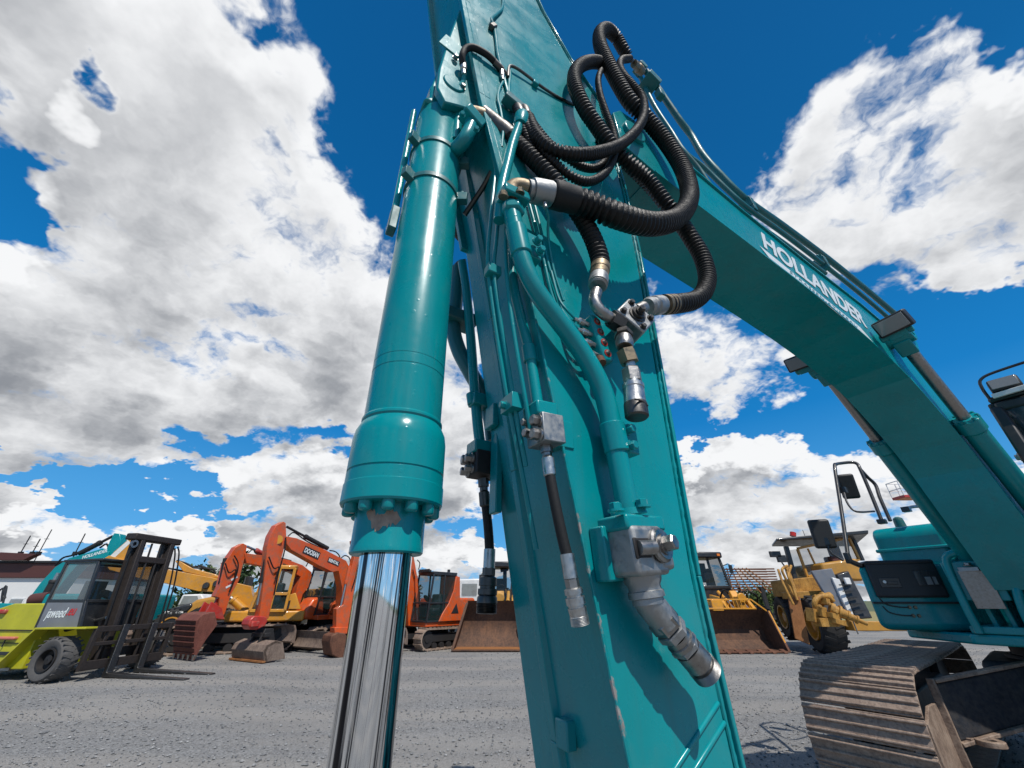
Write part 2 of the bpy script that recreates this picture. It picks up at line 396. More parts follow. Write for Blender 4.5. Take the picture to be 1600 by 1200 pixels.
rusty('blade_steel', (.1, .07, .055), (.17, .125, .1), (.24, .18, .14), 3)
def glassy(name, c, rough=.03, alpha=.45):
    m, nt, b = nodes_of(name)
    b.inputs['Base Color'].default_value = (*c, 1); b.inputs['Roughness'].default_value = rough
    b.inputs['Alpha'].default_value = alpha; b.inputs['Specular IOR Level'].default_value = .6
    MATS[name] = m; return m
glassy('cab_glass', (.02, .03, .032), .03, .5)
glassy('dusty_glass', (.2, .22, .22), .12, .55)
glassy('tint_glass', (.02, .05, .05), .03, .42)
glassy('lamp_glass', (.2, .205, .205), .12, 1.0)
def chrome():
    m, nt, b = nodes_of('chrome')
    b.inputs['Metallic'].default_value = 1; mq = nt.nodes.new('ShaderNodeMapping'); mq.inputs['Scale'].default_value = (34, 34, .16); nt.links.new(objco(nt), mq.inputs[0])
    oil_or_reflection = noise(nt, 1.0, 6, .62, .6, mq.outputs[0]); nt.links.new(ramp(nt, oil_or_reflection, [(.38, (.035, .035, .04)), (.445, (.10, .10, .11)), (.475, (.72, .73, .74)), (.53, (.88, .89, .9)), (.575, (.86, .87, .88)), (.6, (.2, .2, .21)), (.66, (.75, .76, .77))]), b.inputs['Base Color'])  # upright dark and bright streaks: mirrored surroundings painted into the base colour
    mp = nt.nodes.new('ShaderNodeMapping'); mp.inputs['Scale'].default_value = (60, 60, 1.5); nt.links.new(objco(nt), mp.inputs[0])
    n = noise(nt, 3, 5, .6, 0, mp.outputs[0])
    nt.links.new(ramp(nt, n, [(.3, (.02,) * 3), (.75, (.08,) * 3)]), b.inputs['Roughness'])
    bump(nt, b, n, .03, .001)
    MATS['chrome'] = m
chrome()
def teal_paint(name, edge=False):
    """glossy resprayed enamel with runs; edge=True adds chips along the plate corners of the dipper"""
    m, nt, b = nodes_of(name); co = objco(nt)
    tone = noise(nt, 1.6, 6, .6, .3, co)
    base = mixrgb(nt, ramp(nt, tone, [(.3, (0, 0, 0)), (.7, (1, 1, 1))]), tuple(x * .9 for x in TEAL), tuple(x * 1.12 for x in TEAL))
    # pinholes and dust specks left in the respray
    sp = tn(nt, 'ShaderNodeTexVoronoi', Scale=26); nt.links.new(co, sp.inputs['Vector'])
    msk = noise(nt, 3.5, 3, .5, 0, co)
    spk = nt.nodes.new('ShaderNodeMath'); spk.operation = 'ADD'; nt.links.new(sp.outputs['Distance'], spk.inputs[0])
    k = nt.nodes.new('ShaderNodeMath'); k.operation = 'MULTIPLY'; k.inputs[1].default_value = -.25; nt.links.new(msk, k.inputs[0]); nt.links.new(k.outputs[0], spk.inputs[1])
    ms = nt.nodes.new('ShaderNodeMapping'); ms.inputs['Scale'].default_value = (16, 16, 1.1); nt.links.new(co, ms.inputs[0])
    st_ = noise(nt, 1.1, 7, .68, .5, ms.outputs[0]); bl_ = noise(nt, 2.3, 8, .7, .8, co)
    base = mixrgb(nt, ramp(nt, st_, [(.5, (0, 0, 0)), (.78, (.3,) * 3)]), base, (.05, .12, .12))
    base = mixrgb(nt, ramp(nt, bl_, [(.55, (0, 0, 0)), (.8, (.2,) * 3)]), base, (.14, .17, .155))
    sc = noise(nt, 60, 9, .75, .2, co)
    base = mixrgb(nt, ramp(nt, sc, [(.70, (0, 0, 0)), (.74, (.55,) * 3)]), base, (.02, .07, .07))
    if edge:
        g = nt.nodes.new('ShaderNodeNewGeometry'); s = nt.nodes.new('ShaderNodeSeparateXYZ'); nt.links.new(co, s.inputs[0])
        def mm(op, a, b_=None):
            q = nt.nodes.new('ShaderNodeMath'); q.operation = op
            for i, v in enumerate((a, b_)):
                if v is None: continue
                if isinstance(v, (int, float)): q.inputs[i].default_value = v
                else: nt.links.new(v, q.inputs[i])
            return q.outputs[0]
        # front-left corner of the dipper runs on the line x = -5.487 - 0.177 z
        dx = mm('SUBTRACT', s.outputs[0], mm('ADD', mm('MULTIPLY', s.outputs[2], -.177), -5.487))
        dy = mm('ADD', s.outputs[1], .2)
        dist = mm('SQRT', mm('ADD', mm('MULTIPLY', dx, dx), mm('MULTIPLY', dy, dy)))
        low = mm('MULTIPLY', mm('MAXIMUM', mm('SUBTRACT', 2.0, s.outputs[2]), 0.0), .005)
        e = mm('SUBTRACT', mm('ADD', mm('MULTIPLY', mm('SUBTRACT', noise(nt, 14, 8, .65, .3, co), .5), .07), low), dist)
        base = mixrgb(nt, ramp(nt, e, [(.0, (0, 0, 0)), (.0015, (1, 1, 1))]), base, mixrgb(nt, noise(nt, 30, 5, .6, 0, co), (.16, .13, .12), (.42, .4, .38)))
    nt.links.new(base, b.inputs['Base Color'])
    rg = noise(nt, 5, 7, .65, .5, co)
    nt.links.new(ramp(nt, rg, [(.3, (.2,) * 3), (.8, (.4,) * 3)]), b.inputs['Roughness'])
    b.inputs['Coat Weight'].default_value = .12; b.inputs['Coat Roughness'].default_value = .12; b.inputs['Specular IOR Level'].default_value = .36
    mp = nt.nodes.new('ShaderNodeMapping'); mp.inputs['Scale'].default_value = (14, 14, 2.0); nt.links.new(co, mp.inputs[0])
    runs = noise(nt, 1.4, 3, .5, .2, mp.outputs[0]); fine = noise(nt, 45, 3, .5, 0, co)
    a = nt.nodes.new('ShaderNodeMath'); a.operation = 'MULTIPLY_ADD'; a.inputs[1].default_value = .12; nt.links.new(fine, a.inputs[0]); nt.links.new(runs, a.inputs[2])
    # droplets of paint
    dr = ramp(nt, spk.outputs[0], [(.0, (.6,) * 3), (.05, (0, 0, 0))])
    a2 = nt.nodes.new('ShaderNodeMath'); a2.operation = 'ADD'; nt.links.new(a.outputs[0], a2.inputs[0]); nt.links.new(dr, a2.inputs[1])
    bump(nt, b, a2.outputs[0], .12, .006)
    MATS[name] = m; return m
teal_paint('teal_paint'); teal_paint('teal_stick', True)

# ------------------------------------------------------------------ the big turquoise excavator (x rearwards, y to its right side, z up)
ex = thing('crawler_excavator', 'huge glossy turquoise excavator looming over the camera, white lettering on its boom', 'excavator', (5.077, 4.188, 0.0), 30.5, )
T = MATS['teal_paint']; TS = MATS['teal_stick']; HR = MATS['hose_rubber']; SL = MATS['sleeve_rubber']; GV = MATS['galvanised']; WS = MATS['worn_steel']; BS = MATS['bright_steel']; DS = MATS['dark_steel']

# dipper (stick)
front = [(-5.548, .35), (-5.718, 1.31), (-5.782, 1.674), (-5.839, 2.002), (-6.031, 3.073), (-6.157, 3.643), (-6.311, 4.522), (-6.391, 4.985), (-6.54, 5.9)]
rear = [(-5.36, .35), (-5.344, 1.257), (-5.357, 1.685), (-5.31, 2.484), (-5.278, 3.108), (-5.275, 3.6), (-5.313, 4.5), (-5.538, 4.833), (-5.742, 5.31), (-5.9, 5.9)]
b = MB(); b.prism(front + [(x - .03, z) for x, z in rear[::-1]], -.2, .2); b.prism([(x - .04, z) for x, z in rear] + [(x - .006, z) for x, z in rear[::-1]], -.188, .188)
stick = b.build('stick', TS, ex, .006)
b = MB()
for i in range(len(rear) - 1):
    (x0, z0), (x1, z1) = rear[i], rear[i + 1]
    b.hull8([(x0 - .014, -.212, z0), (x0 - .014, .212, z0), (x0, .212, z0), (x0, -.212, z0)], [(x1 - .014, -.212, z1), (x1 - .014, .212, z1), (x1, .212, z1), (x1, -.212, z1)])
b.build('rear_plate', T, stick, .003)
# weld beads and stiffening ribs
def weld(pts, r, name, par, mat=T):
    c = catmull(pts, .012); return MB().tube(c, r, 8, True, [r * random.uniform(.75, 1.25) for _ in c]).build(name, mat, par)
def fx(z):                     # front face of the dipper
    for (x0, z0), (x1, z1) in zip(front, front[1:]):
        if z0 <= z <= z1: return x0 + (x1 - x0) * (z - z0) / (z1 - z0)
    return front[-1][0]
b = MB()
for z0, z1 in zip([.5, 1.3, 2.0, 2.6, 3.3], [1.3, 2.0, 2.6, 3.3, 4.2]):
    b.hull8([(fx(z0) - .016, .045, z0), (fx(z0) - .016, .075, z0), (fx(z0) + .005, .085, z0), (fx(z0) + .005, .035, z0)], [(fx(z1) - .016, .045, z1), (fx(z1) - .016, .075, z1), (fx(z1) + .005, .085, z1), (fx(z1) + .005, .035, z1)])
b.build('front_rib', T, stick, .003)
weld([(fx(z) - .001, -.2, z) for z in [.6 + i * .25 for i in range(21)]], .0045, 'weld_bead', stick, TS)
weld([(x - .022, -.199, z) for x, z in rear[1:8]], .007, 'weld_bead', stick)
b = MB()
for p, q in [((-5.385, -0.2, 1.389), (-5.595, -0.2, 1.284)), ((-5.376, -0.2, 1.349), (-5.528, -0.2, 1.275))]:
    b.bar(p, q, .011, .011, (0, -1, 0))
b.build('stiffener_bar', T, stick, .004)
# small bracket bolted low on the front face
b = MB(); z = 1.328; b.box((fx(z) - .014, -.0, z), (.03, .05, .06)); b.build('hose_bracket', T, stick, .004)
b = MB(); z = 2.03; b.box((fx(z) - .012, .175, z), (.025, .05, .3)); b.box((fx(2.2) - .012, .16, 2.23), (.025, .07, .09)); b.build('pipe_bracket', T, stick, .004)

# raised edge of the side plate along the upper front corner
b = MB()
for (x0, z0), (x1, z1) in zip(front[4:], front[5:]):
    for y0, y1 in ((-.203, -.178), (.178, .203)):
        b.hull8([(x0 - .03, y0, z0), (x0 - .03, y1, z0), (x0 + .03, y1, z0), (x0 + .03, y0, z0)], [(x1 - .03, y0, z1), (x1 - .03, y1, z1), (x1 + .03, y1, z1), (x1 + .03, y0, z1)])
b.build('side_flange', T, stick, .003)
# clevis that carries the bucket cylinder
lug = [(-6.321, 4.558), (-6.349, 4.159), (-6.367, 3.783), (-6.362, 3.608), (-6.317, 3.524), (-6.247, 3.568), (-6.14, 3.62), (-6.25, 4.6)]
for s in (-1, 1):
    b = MB(); b.prism(lug, s * .12 - .02, s * .12 + .02); b.build('cylinder_lug', T, stick, .008)
pc = (-6.291, -0.12, 3.716)
b = MB(); b.lathe((pc[0], -.148, pc[2]), (pc[0], .148, pc[2]), [(0, .05), (.02, .055), (.276, .055), (.296, .05)], 28); b.build('pivot_pin', T, stick, .004)
b = MB(); b.box((-6.328, -0.143, 4.056), (.11, .008, .13), (0, .2, 0)); b.build('pin_retainer', T, stick, .003)
for q in ((-6.304, -0.148, 3.937), (-6.248, -0.14, 3.727)):
    b = MB(); b.bolt(q, (0, -1, 0), .012, .02); b.build('grease_nipple', WS, stick)

# bucket cylinder
A0 = Vector((-6.235, 0, 1.2)); AX = (Vector((-6.290, 0, 3.63)) - A0).normalized()
def axp(z): return A0 + AX * ((z - 1.2) / AX.z)
def axlathe(mb, prof, n=56): return mb.lathe(axp(prof[0][0]), axp(prof[-1][0]), [((z - prof[0][0]) / AX.z, r) for z, r in prof], n)
b = MB(); axlathe(b, [(2.058, .1065), (2.20, .1065), (2.201, .1055), (2.206, .1055), (2.207, .1065), (2.235, .1065), (2.236, .1057), (2.24, .1057), (2.241, .1065), (3.56, .1065), (3.575, .102), (3.60, .102), (3.64, .085)], 64)
barrel = b.build('bucket_cylinder', T, ex)
b = MB(); axlathe(b, [(1.826, .108), (1.826, .1235), (1.831, .1265), (1.875, .1265), (1.877, .1245), (1.905, .1245), (1.9065, .122), (1.9095, .122), (1.911, .1245), (1.995, .1245), (2.02, .121), (2.04, .112), (2.047, .1075), (2.052, .111), (2.058, .111), (2.063, .1075)], 64)
b.build('cylinder_head', T, barrel, angle=30)
b = MB(); axlathe(b, [(1.72, .066), (1.716, .083), (1.72, .0865), (1.732, .0865), (1.735, .0855), (1.83, .0855)], 56); gl = b.build('gland', T, barrel, angle=30)
# bare patch where the paint has flaked off the gland
def flake(z0, z1, a0, a1, r, name, par, mat):
    n = 26; top = []; bot = []; v = []; f = []
    for i in range(n + 1):
        a = a0 + (a1 - a0) * i / n; t = i / n
        zm = z0 + (z1 - z0) * (.5 + .28 * math.sin(t * 9 + 1) * (1 - t)); h = (z1 - z0) * .5 * (math.sin(math.pi * min(1, t * 1.02)) ** .5) * random.uniform(.45, .95)
        for zz in (zm - h, zm + h): c = axp(zz); v.append((c.x + r * math.cos(a), c.y + r * math.sin(a), zz))
    for i in range(n): f.append((2 * i, 2 * i + 2, 2 * i + 3, 2 * i + 1))
    m = MB(); m.add(v, f); return m.build(name, mat, par)
flake(1.758, 1.815, R(-145), R(-88), .0862, 'bare_patch', gl, MATS['track_rust'])
for i in range(12):
    a = 2 * math.pi * (i + .35) / 12; c = axp(1.828)
    p = c + Vector((math.cos(a), math.sin(a), 0)) * .1045
    b = MB(); b.lathe(p, p - AX * .026, [(0, .0155), (.02, .0155), (.024, .013), (.026, .009)], 16); b.build('flange_bolt', T, barrel)
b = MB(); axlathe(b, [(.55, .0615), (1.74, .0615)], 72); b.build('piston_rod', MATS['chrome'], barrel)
b = MB(); b.lathe((axp(.5).x, -.1, .5), (axp(.5).x, .1, .5), [(0, .1), (.2, .1)], 32); b.build('rod_eye', T, barrel, .006)
b = MB(); b.bar((axp(.5).x, -.13, .5), (-5.44, -.13, .62), .03, .12); b.bar((axp(.5).x, .13, .5), (-5.44, .13, .62), .03, .12); b.build('guide_link', T, ex, .006)
b = MB(); b.prism([(-6.40, 3.60), (-6.18, 3.60), (-6.2, pc[2] + .05), (pc[0], pc[2] + .1), (pc[0] - .09, pc[2] + .03), (pc[0] - .08, pc[2] - .07)], -.075, .075); b.build('barrel_eye', T, barrel, .015)
b = MB()
for z in (3.30, 3.06):
    b2 = MB(); axlathe(b2, [(z - .012, .1072), (z - .012, .112), (z + .012, .112), (z + .012, .1072)], 56)
    c = axp(z)
    for a in (R(-155), R(-30)):
        d = Vector((math.cos(a), math.sin(a), 0)); b2.box(c + d * .122, (.05, .03, .045), (0, 0, a)); b2.bolt(c + d * .125 + Vector((0, 0, .02)), (0, 0, 1), .009, .022)
    b2.build('clamp_band', MATS['teal_frame'], barrel, .003)
# pipe clipped to the back of the barrel
pp = [axp(z) + Vector((math.cos(R(172)), math.sin(R(172)), 0)) * .128 for z in (3.62, 3.3, 3.06, 2.86)]
b = MB(); b.tube(catmull(pp, .04), .013, 12); b.build('grease_pipe', T, barrel)
b = MB(); b.bar(pp[-1] + Vector((0, 0, .06)), pp[-1] - Vector((.0, 0, .06)), .05, .03, (1, 0, 0)); b.build('pipe_clip', MATS['teal_frame'], barrel, .004)
# ports and the flange on the cylinder top
def pipe(name, pts, r, mat=T, par=None, n=18, step=.015):
    return MB().tube(catmull(pts, step), r, n).build(name, mat, par or ex)
pipe('port_elbow', [(-6.248, -0.03, 3.359), (-6.23, -0.1, 3.302), (-6.21, -0.145, 3.322), (-6.195, -0.16, 3.402), (-6.192, -0.165, 3.469)], .030, T, barrel)
b = MB(); b.box((-6.193, -0.168, 3.452), (.10, .075, .05), (.25, .35, .2)); b.build('port_flange', T, barrel, .006)
b = MB(); b.cyl((-6.232, -0.09, 3.371), (-6.239, -0.09, 3.673), .024); b.bolt((-6.223, -0.11, 3.347), (0, -.3, -1), .012, .02); b.box((-6.254, -0.09, 3.656), (.08, .06, .03)); b.build('port_tube', T, barrel, .003)
for p in ((-6.249, -0.195, 3.387), (-6.182, -0.195, 3.341)):
    b = MB(); b.bolt(p, (-.2, -1, -.4), .010, .016); b.build('flange_bolt', T, barrel)

# boom
bottom = [(-5.27, 4.02), (-5.0, 3.955), (-4.64, 3.908), (-3.856, 3.845), (-3.485, 3.813), (-2.944, 3.752), (-2.62, 3.695), (-2.249, 3.605), (-1.976, 3.525), (-1.757, 3.435), (-1.55, 3.3), (-1.3, 3.11), (-1.12, 2.95), (-.93, 2.72), (-.62, 2.26), (-.25, 1.72)]
top = [(-5.28, 4.36), (-5.2, 4.47), (-5.0, 4.50), (-4.53, 4.393), (-3.92, 4.309), (-2.94, 4.235), (-2.0, 4.2), (-1.4, 4.12), (-.9, 3.9), (-.4, 3.45), (0.1, 2.75), (.4, 2.1), (.35, 1.75), (.1, 1.62)]
b = MB(); b.prism(bottom + top[::-1], -.243, .243); boom = b.build('boom', T, ex, .004, angle=25)
b = MB()
for (x0, z0), (x1, z1) in zip(bottom[1:], bottom[2:]): b.hull8([(x0, -.25, z0 - .01), (x0, .25, z0 - .01), (x0, .25, z0 + .008), (x0, -.25, z0 + .008)], [(x1, -.25, z1 - .01), (x1, .25, z1 - .01), (x1, .25, z1 + .008), (x1, -.25, z1 + .008)])
b.build('bottom_plate', T, boom)
# flanged top edge
b = MB()
for (x0, z0), (x1, z1) in zip(top[2:], top[3:]): b.hull8([(x0, -.258, z0), (x0, .258, z0), (x0, .258, z0 + .014), (x0, -.258, z0 + .014)], [(x1, -.258, z1), (x1, .258, z1), (x1, .258, z1 + .014), (x1, -.258, z1 + .014)])
b.build('top_plate', T, boom)
# white lettering and the ribbon underneath
TW = MATS['text_white']
lettering('HOLLANDER', .30, TW, boom, basis((-3.80, -.246, 3.985), (1.53, 0, -.155), (0, 0, 1)), .28, 'lettering', .0015, 1.60, 1.0, .009)
b = MB(); b.add([(-3.88, -.2465, 3.945), (-3.80, -.2465, 3.862), (-2.28, -.2465, 3.632), (-2.43, -.2465, 3.745)], [(0, 1, 2, 3)]); rb = b.build('lettering_ribbon', TW, boom)
lettering('STRASSEN-&TIEFBAU', .055, T, rb, basis((-3.52, -.2475, 3.848), (1.12, 0, -.168), (0, 0, 1)), .25, 'lettering', .0008, 1.02, 1.1, -.001)

# steel pipes along the back of the boom
def bpipe(pts, r): return pipe('boom_pipe', pts, r, MATS['teal_frame'], boom, 14, .03)
bpipe([(-4.307, -0.1, 6.478), (-4.141, -0.1, 6.161), (-3.982, -0.1, 5.855), (-3.861, -0.1, 5.691), (-3.838, -0.12, 5.348), (-3.738, -0.16, 5.03), (-3.528, -0.19, 4.81), (-2.882, -0.19, 4.878), (-1.97, -0.19, 4.936), (-1.053, -0.19, 4.922), (-0.196, -0.19, 4.866)], .032)
bpipe([(-4.345, -0.04, 6.446), (-4.306, -0.06, 5.861), (-4.207, -0.08, 5.466), (-4.137, -0.1, 5.154), (-3.954, -0.13, 5.03), (-3.795, -0.17, 4.784), (-3.61, -0.2, 4.624), (-3.003, -0.2, 4.662), (-2.277, -0.2, 4.662), (-1.447, -0.2, 4.628), (-0.736, -0.2, 4.553)], .022)
bpipe([(-4.624, -0.14, 5.286), (-4.617, -0.17, 4.912), (-4.429, -0.19, 4.81), (-4.271, -0.2, 4.666), (-4.153, -0.21, 4.428), (-3.852, -0.22, 4.351), (-3.229, -0.225, 4.378), (-2.486, -0.225, 4.388)], .020)
bpipe([(-5.0, .1, 4.62), (-4.5, .12, 4.52), (-3.9, .12, 4.42), (-2.9, .12, 4.33), (-2.0, .12, 4.3), (-1.3, .12, 4.2)], .03)
for px in ((-3.526, -0.19, 4.758), (-2.245, -0.19, 4.727)):
    b = MB(); b.box((px[0], -.17, px[2] - .02), (.06, .13, .1)); b.box((px[0], -.2, px[2] + .035), (.04, .05, .05)); b.bolt((px[0], -.19, px[2] + .06), (0, 0, 1), .014, .03); b.box((px[0], -.2, px[2] - .09), (.05, .07, .08)); b.build('pipe_clamp', MATS['teal_frame'], boom, .006)
# pipe manifold at the boom nose
b = MB(); b.box((-4.299, -0.06, 6.254), (.16, .22, .13), (0, .45, 0)); b.box((-4.378, -0.08, 6.488), (.09, .12, .09), (0, .6, 0)); b.box((-4.25, -0.12, 6.022), (.07, .07, .12)); b.build('pipe_manifold', MATS['teal_frame'], boom, .008)
b = MB(); b.lathe((-4.492, -0.14, 6.153), (-4.837, -0.2, 5.92), [(0, .036), (.04, .036), (.041, .042), (.09, .042), (.1, .034), (.2, .034)], 18); b.build('hose_fitting', MATS['brass'], boom)
b = MB(); b.lathe((-4.727, -0.12, 5.675), (-5.037, -0.2, 5.364), [(0, .03), (.05, .03), (.051, .036), (.1, .036), (.101, .028), (.2, .028)], 18); b.build('hose_fitting', DS, boom)
b = MB(); b.cyl((-4.476, -0.14, 6.337), (-4.811, -0.2, 5.855), .018); b.build('hose_fitting', DS, boom)
b = MB(); b.cyl((-5.13, -.27, 4.25), (-5.13, .27, 4.25), .09, 28); b.build('pivot_pin', T, boom, .006)

# big corrugated hoses looping from the boom pipes to the dipper
def hose(pts, r, fit0=None, fit1=None, pitch=None):
    m = MB(); ribbed(m, pts, r, pitch or .011 + r * .27, 18, .28); return m.build('hydraulic_hose', HR, ex, angle=80)
def plainhose(pts, r, mat=SL): return MB().tube(catmull(pts, .015), r, 14).build('hydraulic_hose', mat, ex)
h1 = hose([(-5.806, -0.335, 2.977), (-5.732, -0.35, 2.976), (-5.634, -0.37, 2.966), (-5.493, -0.38, 3.0), (-5.364, -0.385, 3.071), (-5.203, -0.38, 3.218), (-5.034, -0.37, 3.444), (-4.908, -0.355, 3.695), (-4.847, -0.335, 3.993), (-4.888, -0.315, 4.257), (-5.01, -0.3, 4.45), (-5.132, -0.29, 4.561), (-5.204, -0.285, 4.751), (-5.256, -0.28, 4.98), (-5.278, -0.27, 5.267), (-5.218, -0.255, 5.626), (-5.073, -0.24, 5.967), (-4.938, -0.225, 6.053), (-4.847, -0.21, 5.959), (-4.796, -0.2, 5.925)], .052)
h2 = hose([(-6.027, -0.2, 3.434), (-5.966, -0.235, 3.32), (-5.888, -0.26, 3.21), (-5.806, -0.275, 3.105), (-5.736, -0.28, 3.004), (-5.689, -0.285, 2.9), (-5.669, -0.29, 2.79), (-5.672, -0.29, 2.727)], .037)
h3 = hose([(-5.006, -0.2, 5.383), (-5.18, -0.23, 5.163), (-5.34, -0.25, 4.965), (-5.495, -0.27, 4.693), (-5.599, -0.275, 4.45), (-5.638, -0.28, 4.254), (-5.63, -0.285, 4.098), (-5.586, -0.285, 3.966), (-5.524, -0.285, 3.879), (-5.47, -0.29, 3.785), (-5.411, -0.29, 3.724), (-5.322, -0.295, 3.676), (-5.198, -0.295, 3.637), (-5.098, -0.3, 3.504), (-5.013, -0.3, 3.413), (-4.967, -0.31, 3.279), (-4.948, -0.32, 3.156), (-4.973, -0.325, 3.005), (-5.047, -0.325, 2.874), (-5.152, -0.325, 2.772), (-5.272, -0.325, 2.7), (-5.372, -0.325, 2.649)], .042)
h4 = hose([(-5.95, -0.25, 3.571), (-5.933, -0.28, 3.398), (-5.892, -0.31, 3.296), (-5.824, -0.335, 3.276), (-5.72, -0.35, 3.34), (-5.577, -0.355, 3.492), (-5.422, -0.355, 3.708), (-5.25, -0.35, 4.016), (-5.118, -0.345, 4.328), (-5.07, -0.34, 4.586), (-5.121, -0.33, 4.722), (-5.157, -0.31, 4.867), (-5.136, -0.29, 5.077), (-5.017, -0.26, 5.412), (-4.808, -0.22, 5.812)], .030)
h5 = hose([(-5.985, -0.245, 3.588), (-5.956, -0.265, 3.431), (-5.91, -0.28, 3.321), (-5.851, -0.295, 3.237), (-5.778, -0.305, 3.192), (-5.691, -0.31, 3.219), (-5.591, -0.31, 3.341), (-5.494, -0.305, 3.531), (-5.426, -0.3, 3.742), (-5.407, -0.295, 3.933), (-5.424, -0.29, 4.131), (-5.426, -0.28, 4.359), (-5.375, -0.26, 4.664), (-5.247, -0.23, 5.025), (-5.065, -0.2, 5.284)], .021)
h6 = hose([(-5.956, -0.24, 3.645), (-5.908, -0.25, 3.536), (-5.84, -0.26, 3.446), (-5.764, -0.27, 3.397), (-5.678, -0.275, 3.392), (-5.583, -0.275, 3.457), (-5.5, -0.27, 3.594), (-5.464, -0.26, 3.734), (-5.436, -0.23, 3.894), (-5.44, -0.215, 3.94)], .020)
h7 = hose([(-6.013, -0.24, 3.624), (-5.986, -0.25, 3.458), (-5.942, -0.25, 3.358), (-5.876, -0.25, 3.299), (-5.809, -0.24, 3.275), (-5.747, -0.215, 3.272)], .018)
# lower hose that runs behind, from the dipper to the boom
h8 = hose([(-5.428, -0.23, 3.947), (-5.328, -0.215, 3.925), (-5.184, -0.205, 3.895), (-4.999, -0.19, 3.845), (-4.787, -0.17, 3.743)], .036)
# smooth end sleeves and swaged fittings
def fitting(prof, p, q, mat, par, n=24, name='hose_fitting'):
    return MB().lathe(p, q, prof, n).build(name, mat, par)
fitting([(0, .052), (.045, .052), (.05, .054), (.1, .054), (.105, .05)], (-5.801, -0.336, 2.976), (-5.888, -0.32, 2.967), SL, h1, name='end_sleeve')
fitting([(0, .044), (.012, .047), (.02, .047), (.022, .043), (.034, .043), (.036, .047), (.1, .046), (.112, .044), (.113, .036), (.13, .036)], (-5.877, -0.322, 2.968), (-5.998, -0.3, 2.941), GV, h1)
pipe('swivel_elbow', [(-5.992, -0.3, 2.945), (-6.027, -0.285, 2.957), (-6.052, -0.272, 2.943), (-6.057, -0.267, 2.904), (-6.054, -0.265, 2.866)], .031, MATS['brass'], h1)
b = MB(); b.box((-6.049, -0.267, 2.888), (.105, .085, .042), (0, -.1, 0)); b.build('split_flange', T, h1, .006)
for p in ((-6.104, -0.3, 2.821), (-6.043, -0.31, 2.872)):
    b = MB(); b.bolt(p, (-.1, -.3, 1), .013, .022); b.build('flange_bolt', MATS['brass'], h1)
fitting([(0, .041), (.05, .041), (.06, .039), (.17, .034)], (-6.02, -0.2, 3.435), (-6.157, -0.175, 3.548), DS, h2, name='end_sleeve')
fitting([(0, .033), (.07, .031), (.1, .028)], (-6.119, -0.18, 3.529), (-6.184, -0.17, 3.511), MATS['brass'], h2)
fitting([(0, .037), (.03, .037), (.032, .035), (.06, .034)], (-5.671, -0.29, 2.734), (-5.694, -0.29, 2.643), MATS['brass'], h2, name='end_sleeve')
fitting([(0, .034), (.015, .036), (.045, .036), (.047, .031), (.055, .035), (.06, .03)], (-5.686, -0.29, 2.673), (-5.712, -0.29, 2.579), GV, h2)
pipe('steel_elbow', [(-5.711, -0.29, 2.588), (-5.727, -0.29, 2.536), (-5.713, -0.292, 2.5), (-5.677, -0.294, 2.483), (-5.631, -0.296, 2.477)], .021, WS, h2)
fitting([(0, .034), (.05, .034)], (-5.665, -0.294, 2.482), (-5.616, -0.297, 2.469), DS, h2, 6)
fitting([(0, .041), (.07, .041)], (-5.319, -0.325, 2.676), (-5.448, -0.32, 2.616), MATS['brass'], h3, name='end_sleeve')
fitting([(0, .036), (.012, .039), (.05, .039), (.055, .034), (.075, .034), (.08, .037), (.09, .03)], (-5.393, -0.322, 2.642), (-5.522, -0.31, 2.579), GV, h3)
fitting([(0, .024), (.05, .024)], (-5.498, -0.315, 2.588), (-5.557, -0.305, 2.546), WS, h3)

# four-way valve block with two hoses and a hanging coupler
b = MB(); C0 = (-5.557, -0.285, 2.512)
b.box(C0, (.125, .085, .115), (R(-8), R(40), R(-14))); vb = b.build('valve_block', GV, ex, .006)
b = MB(); m = Euler((R(-8), R(40), R(-14))).to_matrix()
b.lathe(Vector(C0) + m @ Vector((0, -.04, 0)), Vector(C0) + m @ Vector((0, -.10, 0)), [(0, .034), (.008, .034), (.009, .026), (.018, .026)], 24)
b.bolt(Vector(C0) + m @ Vector((0, -.062, 0)), m @ Vector((0, -1, 0)), .013, .02)
for dx, dz in ((-.044, .036), (.044, -.038), (-.044, -.04), (.044, .038)): b.bolt(Vector(C0) + m @ Vector((dx, -.042, dz)), m @ Vector((0, -1, 0)), .010, .014)
b.build('cap_screw', DS, vb)
b = MB(); b.lathe((-5.621, -0.3, 2.426), (-5.669, -0.335, 2.326), [(0, .032), (.03, .032)], 6); b.build('adapter_nut', DS, vb)
fitting([(0, .026), (.02, .03), (.04, .029), (.05, .026)], (-5.633, -0.31, 2.398), (-5.654, -0.32, 2.313), WS, vb, 20, 'banjo_elbow')
cp = fitting([(0, .031), (.045, .031)], (-5.647, -0.318, 2.336), (-5.635, -0.318, 2.286), MATS['brass'], vb, 6, 'adapter_nut')
fitting([(0, .018), (.03, .016)], (-5.638, -0.318, 2.294), (-5.637, -0.318, 2.261), BS, vb, 16, 'adapter_neck')
fitting([(0, .024), (.006, .03), (.05, .03), (.056, .025)], (-5.638, -0.318, 2.27), (-5.638, -0.318, 2.204), WS, vb, 6, 'adapter_nut')
fitting([(0, .026), (.02, .026), (.022, .033), (.034, .033), (.036, .031), (.085, .033), (.1, .034), (.102, .031), (.112, .031), (.114, .034)], (-5.638, -0.318, 2.229), (-5.648, -0.318, 2.105), BS, vb, 28, 'quick_coupler')
fitting([(0, .033), (.005, .035), (.045, .035), (.05, .03)], (-5.644, -0.318, 2.144), (-5.647, -0.318, 2.101), MATS['dark_steel'], vb, 28, 'dust_cap')
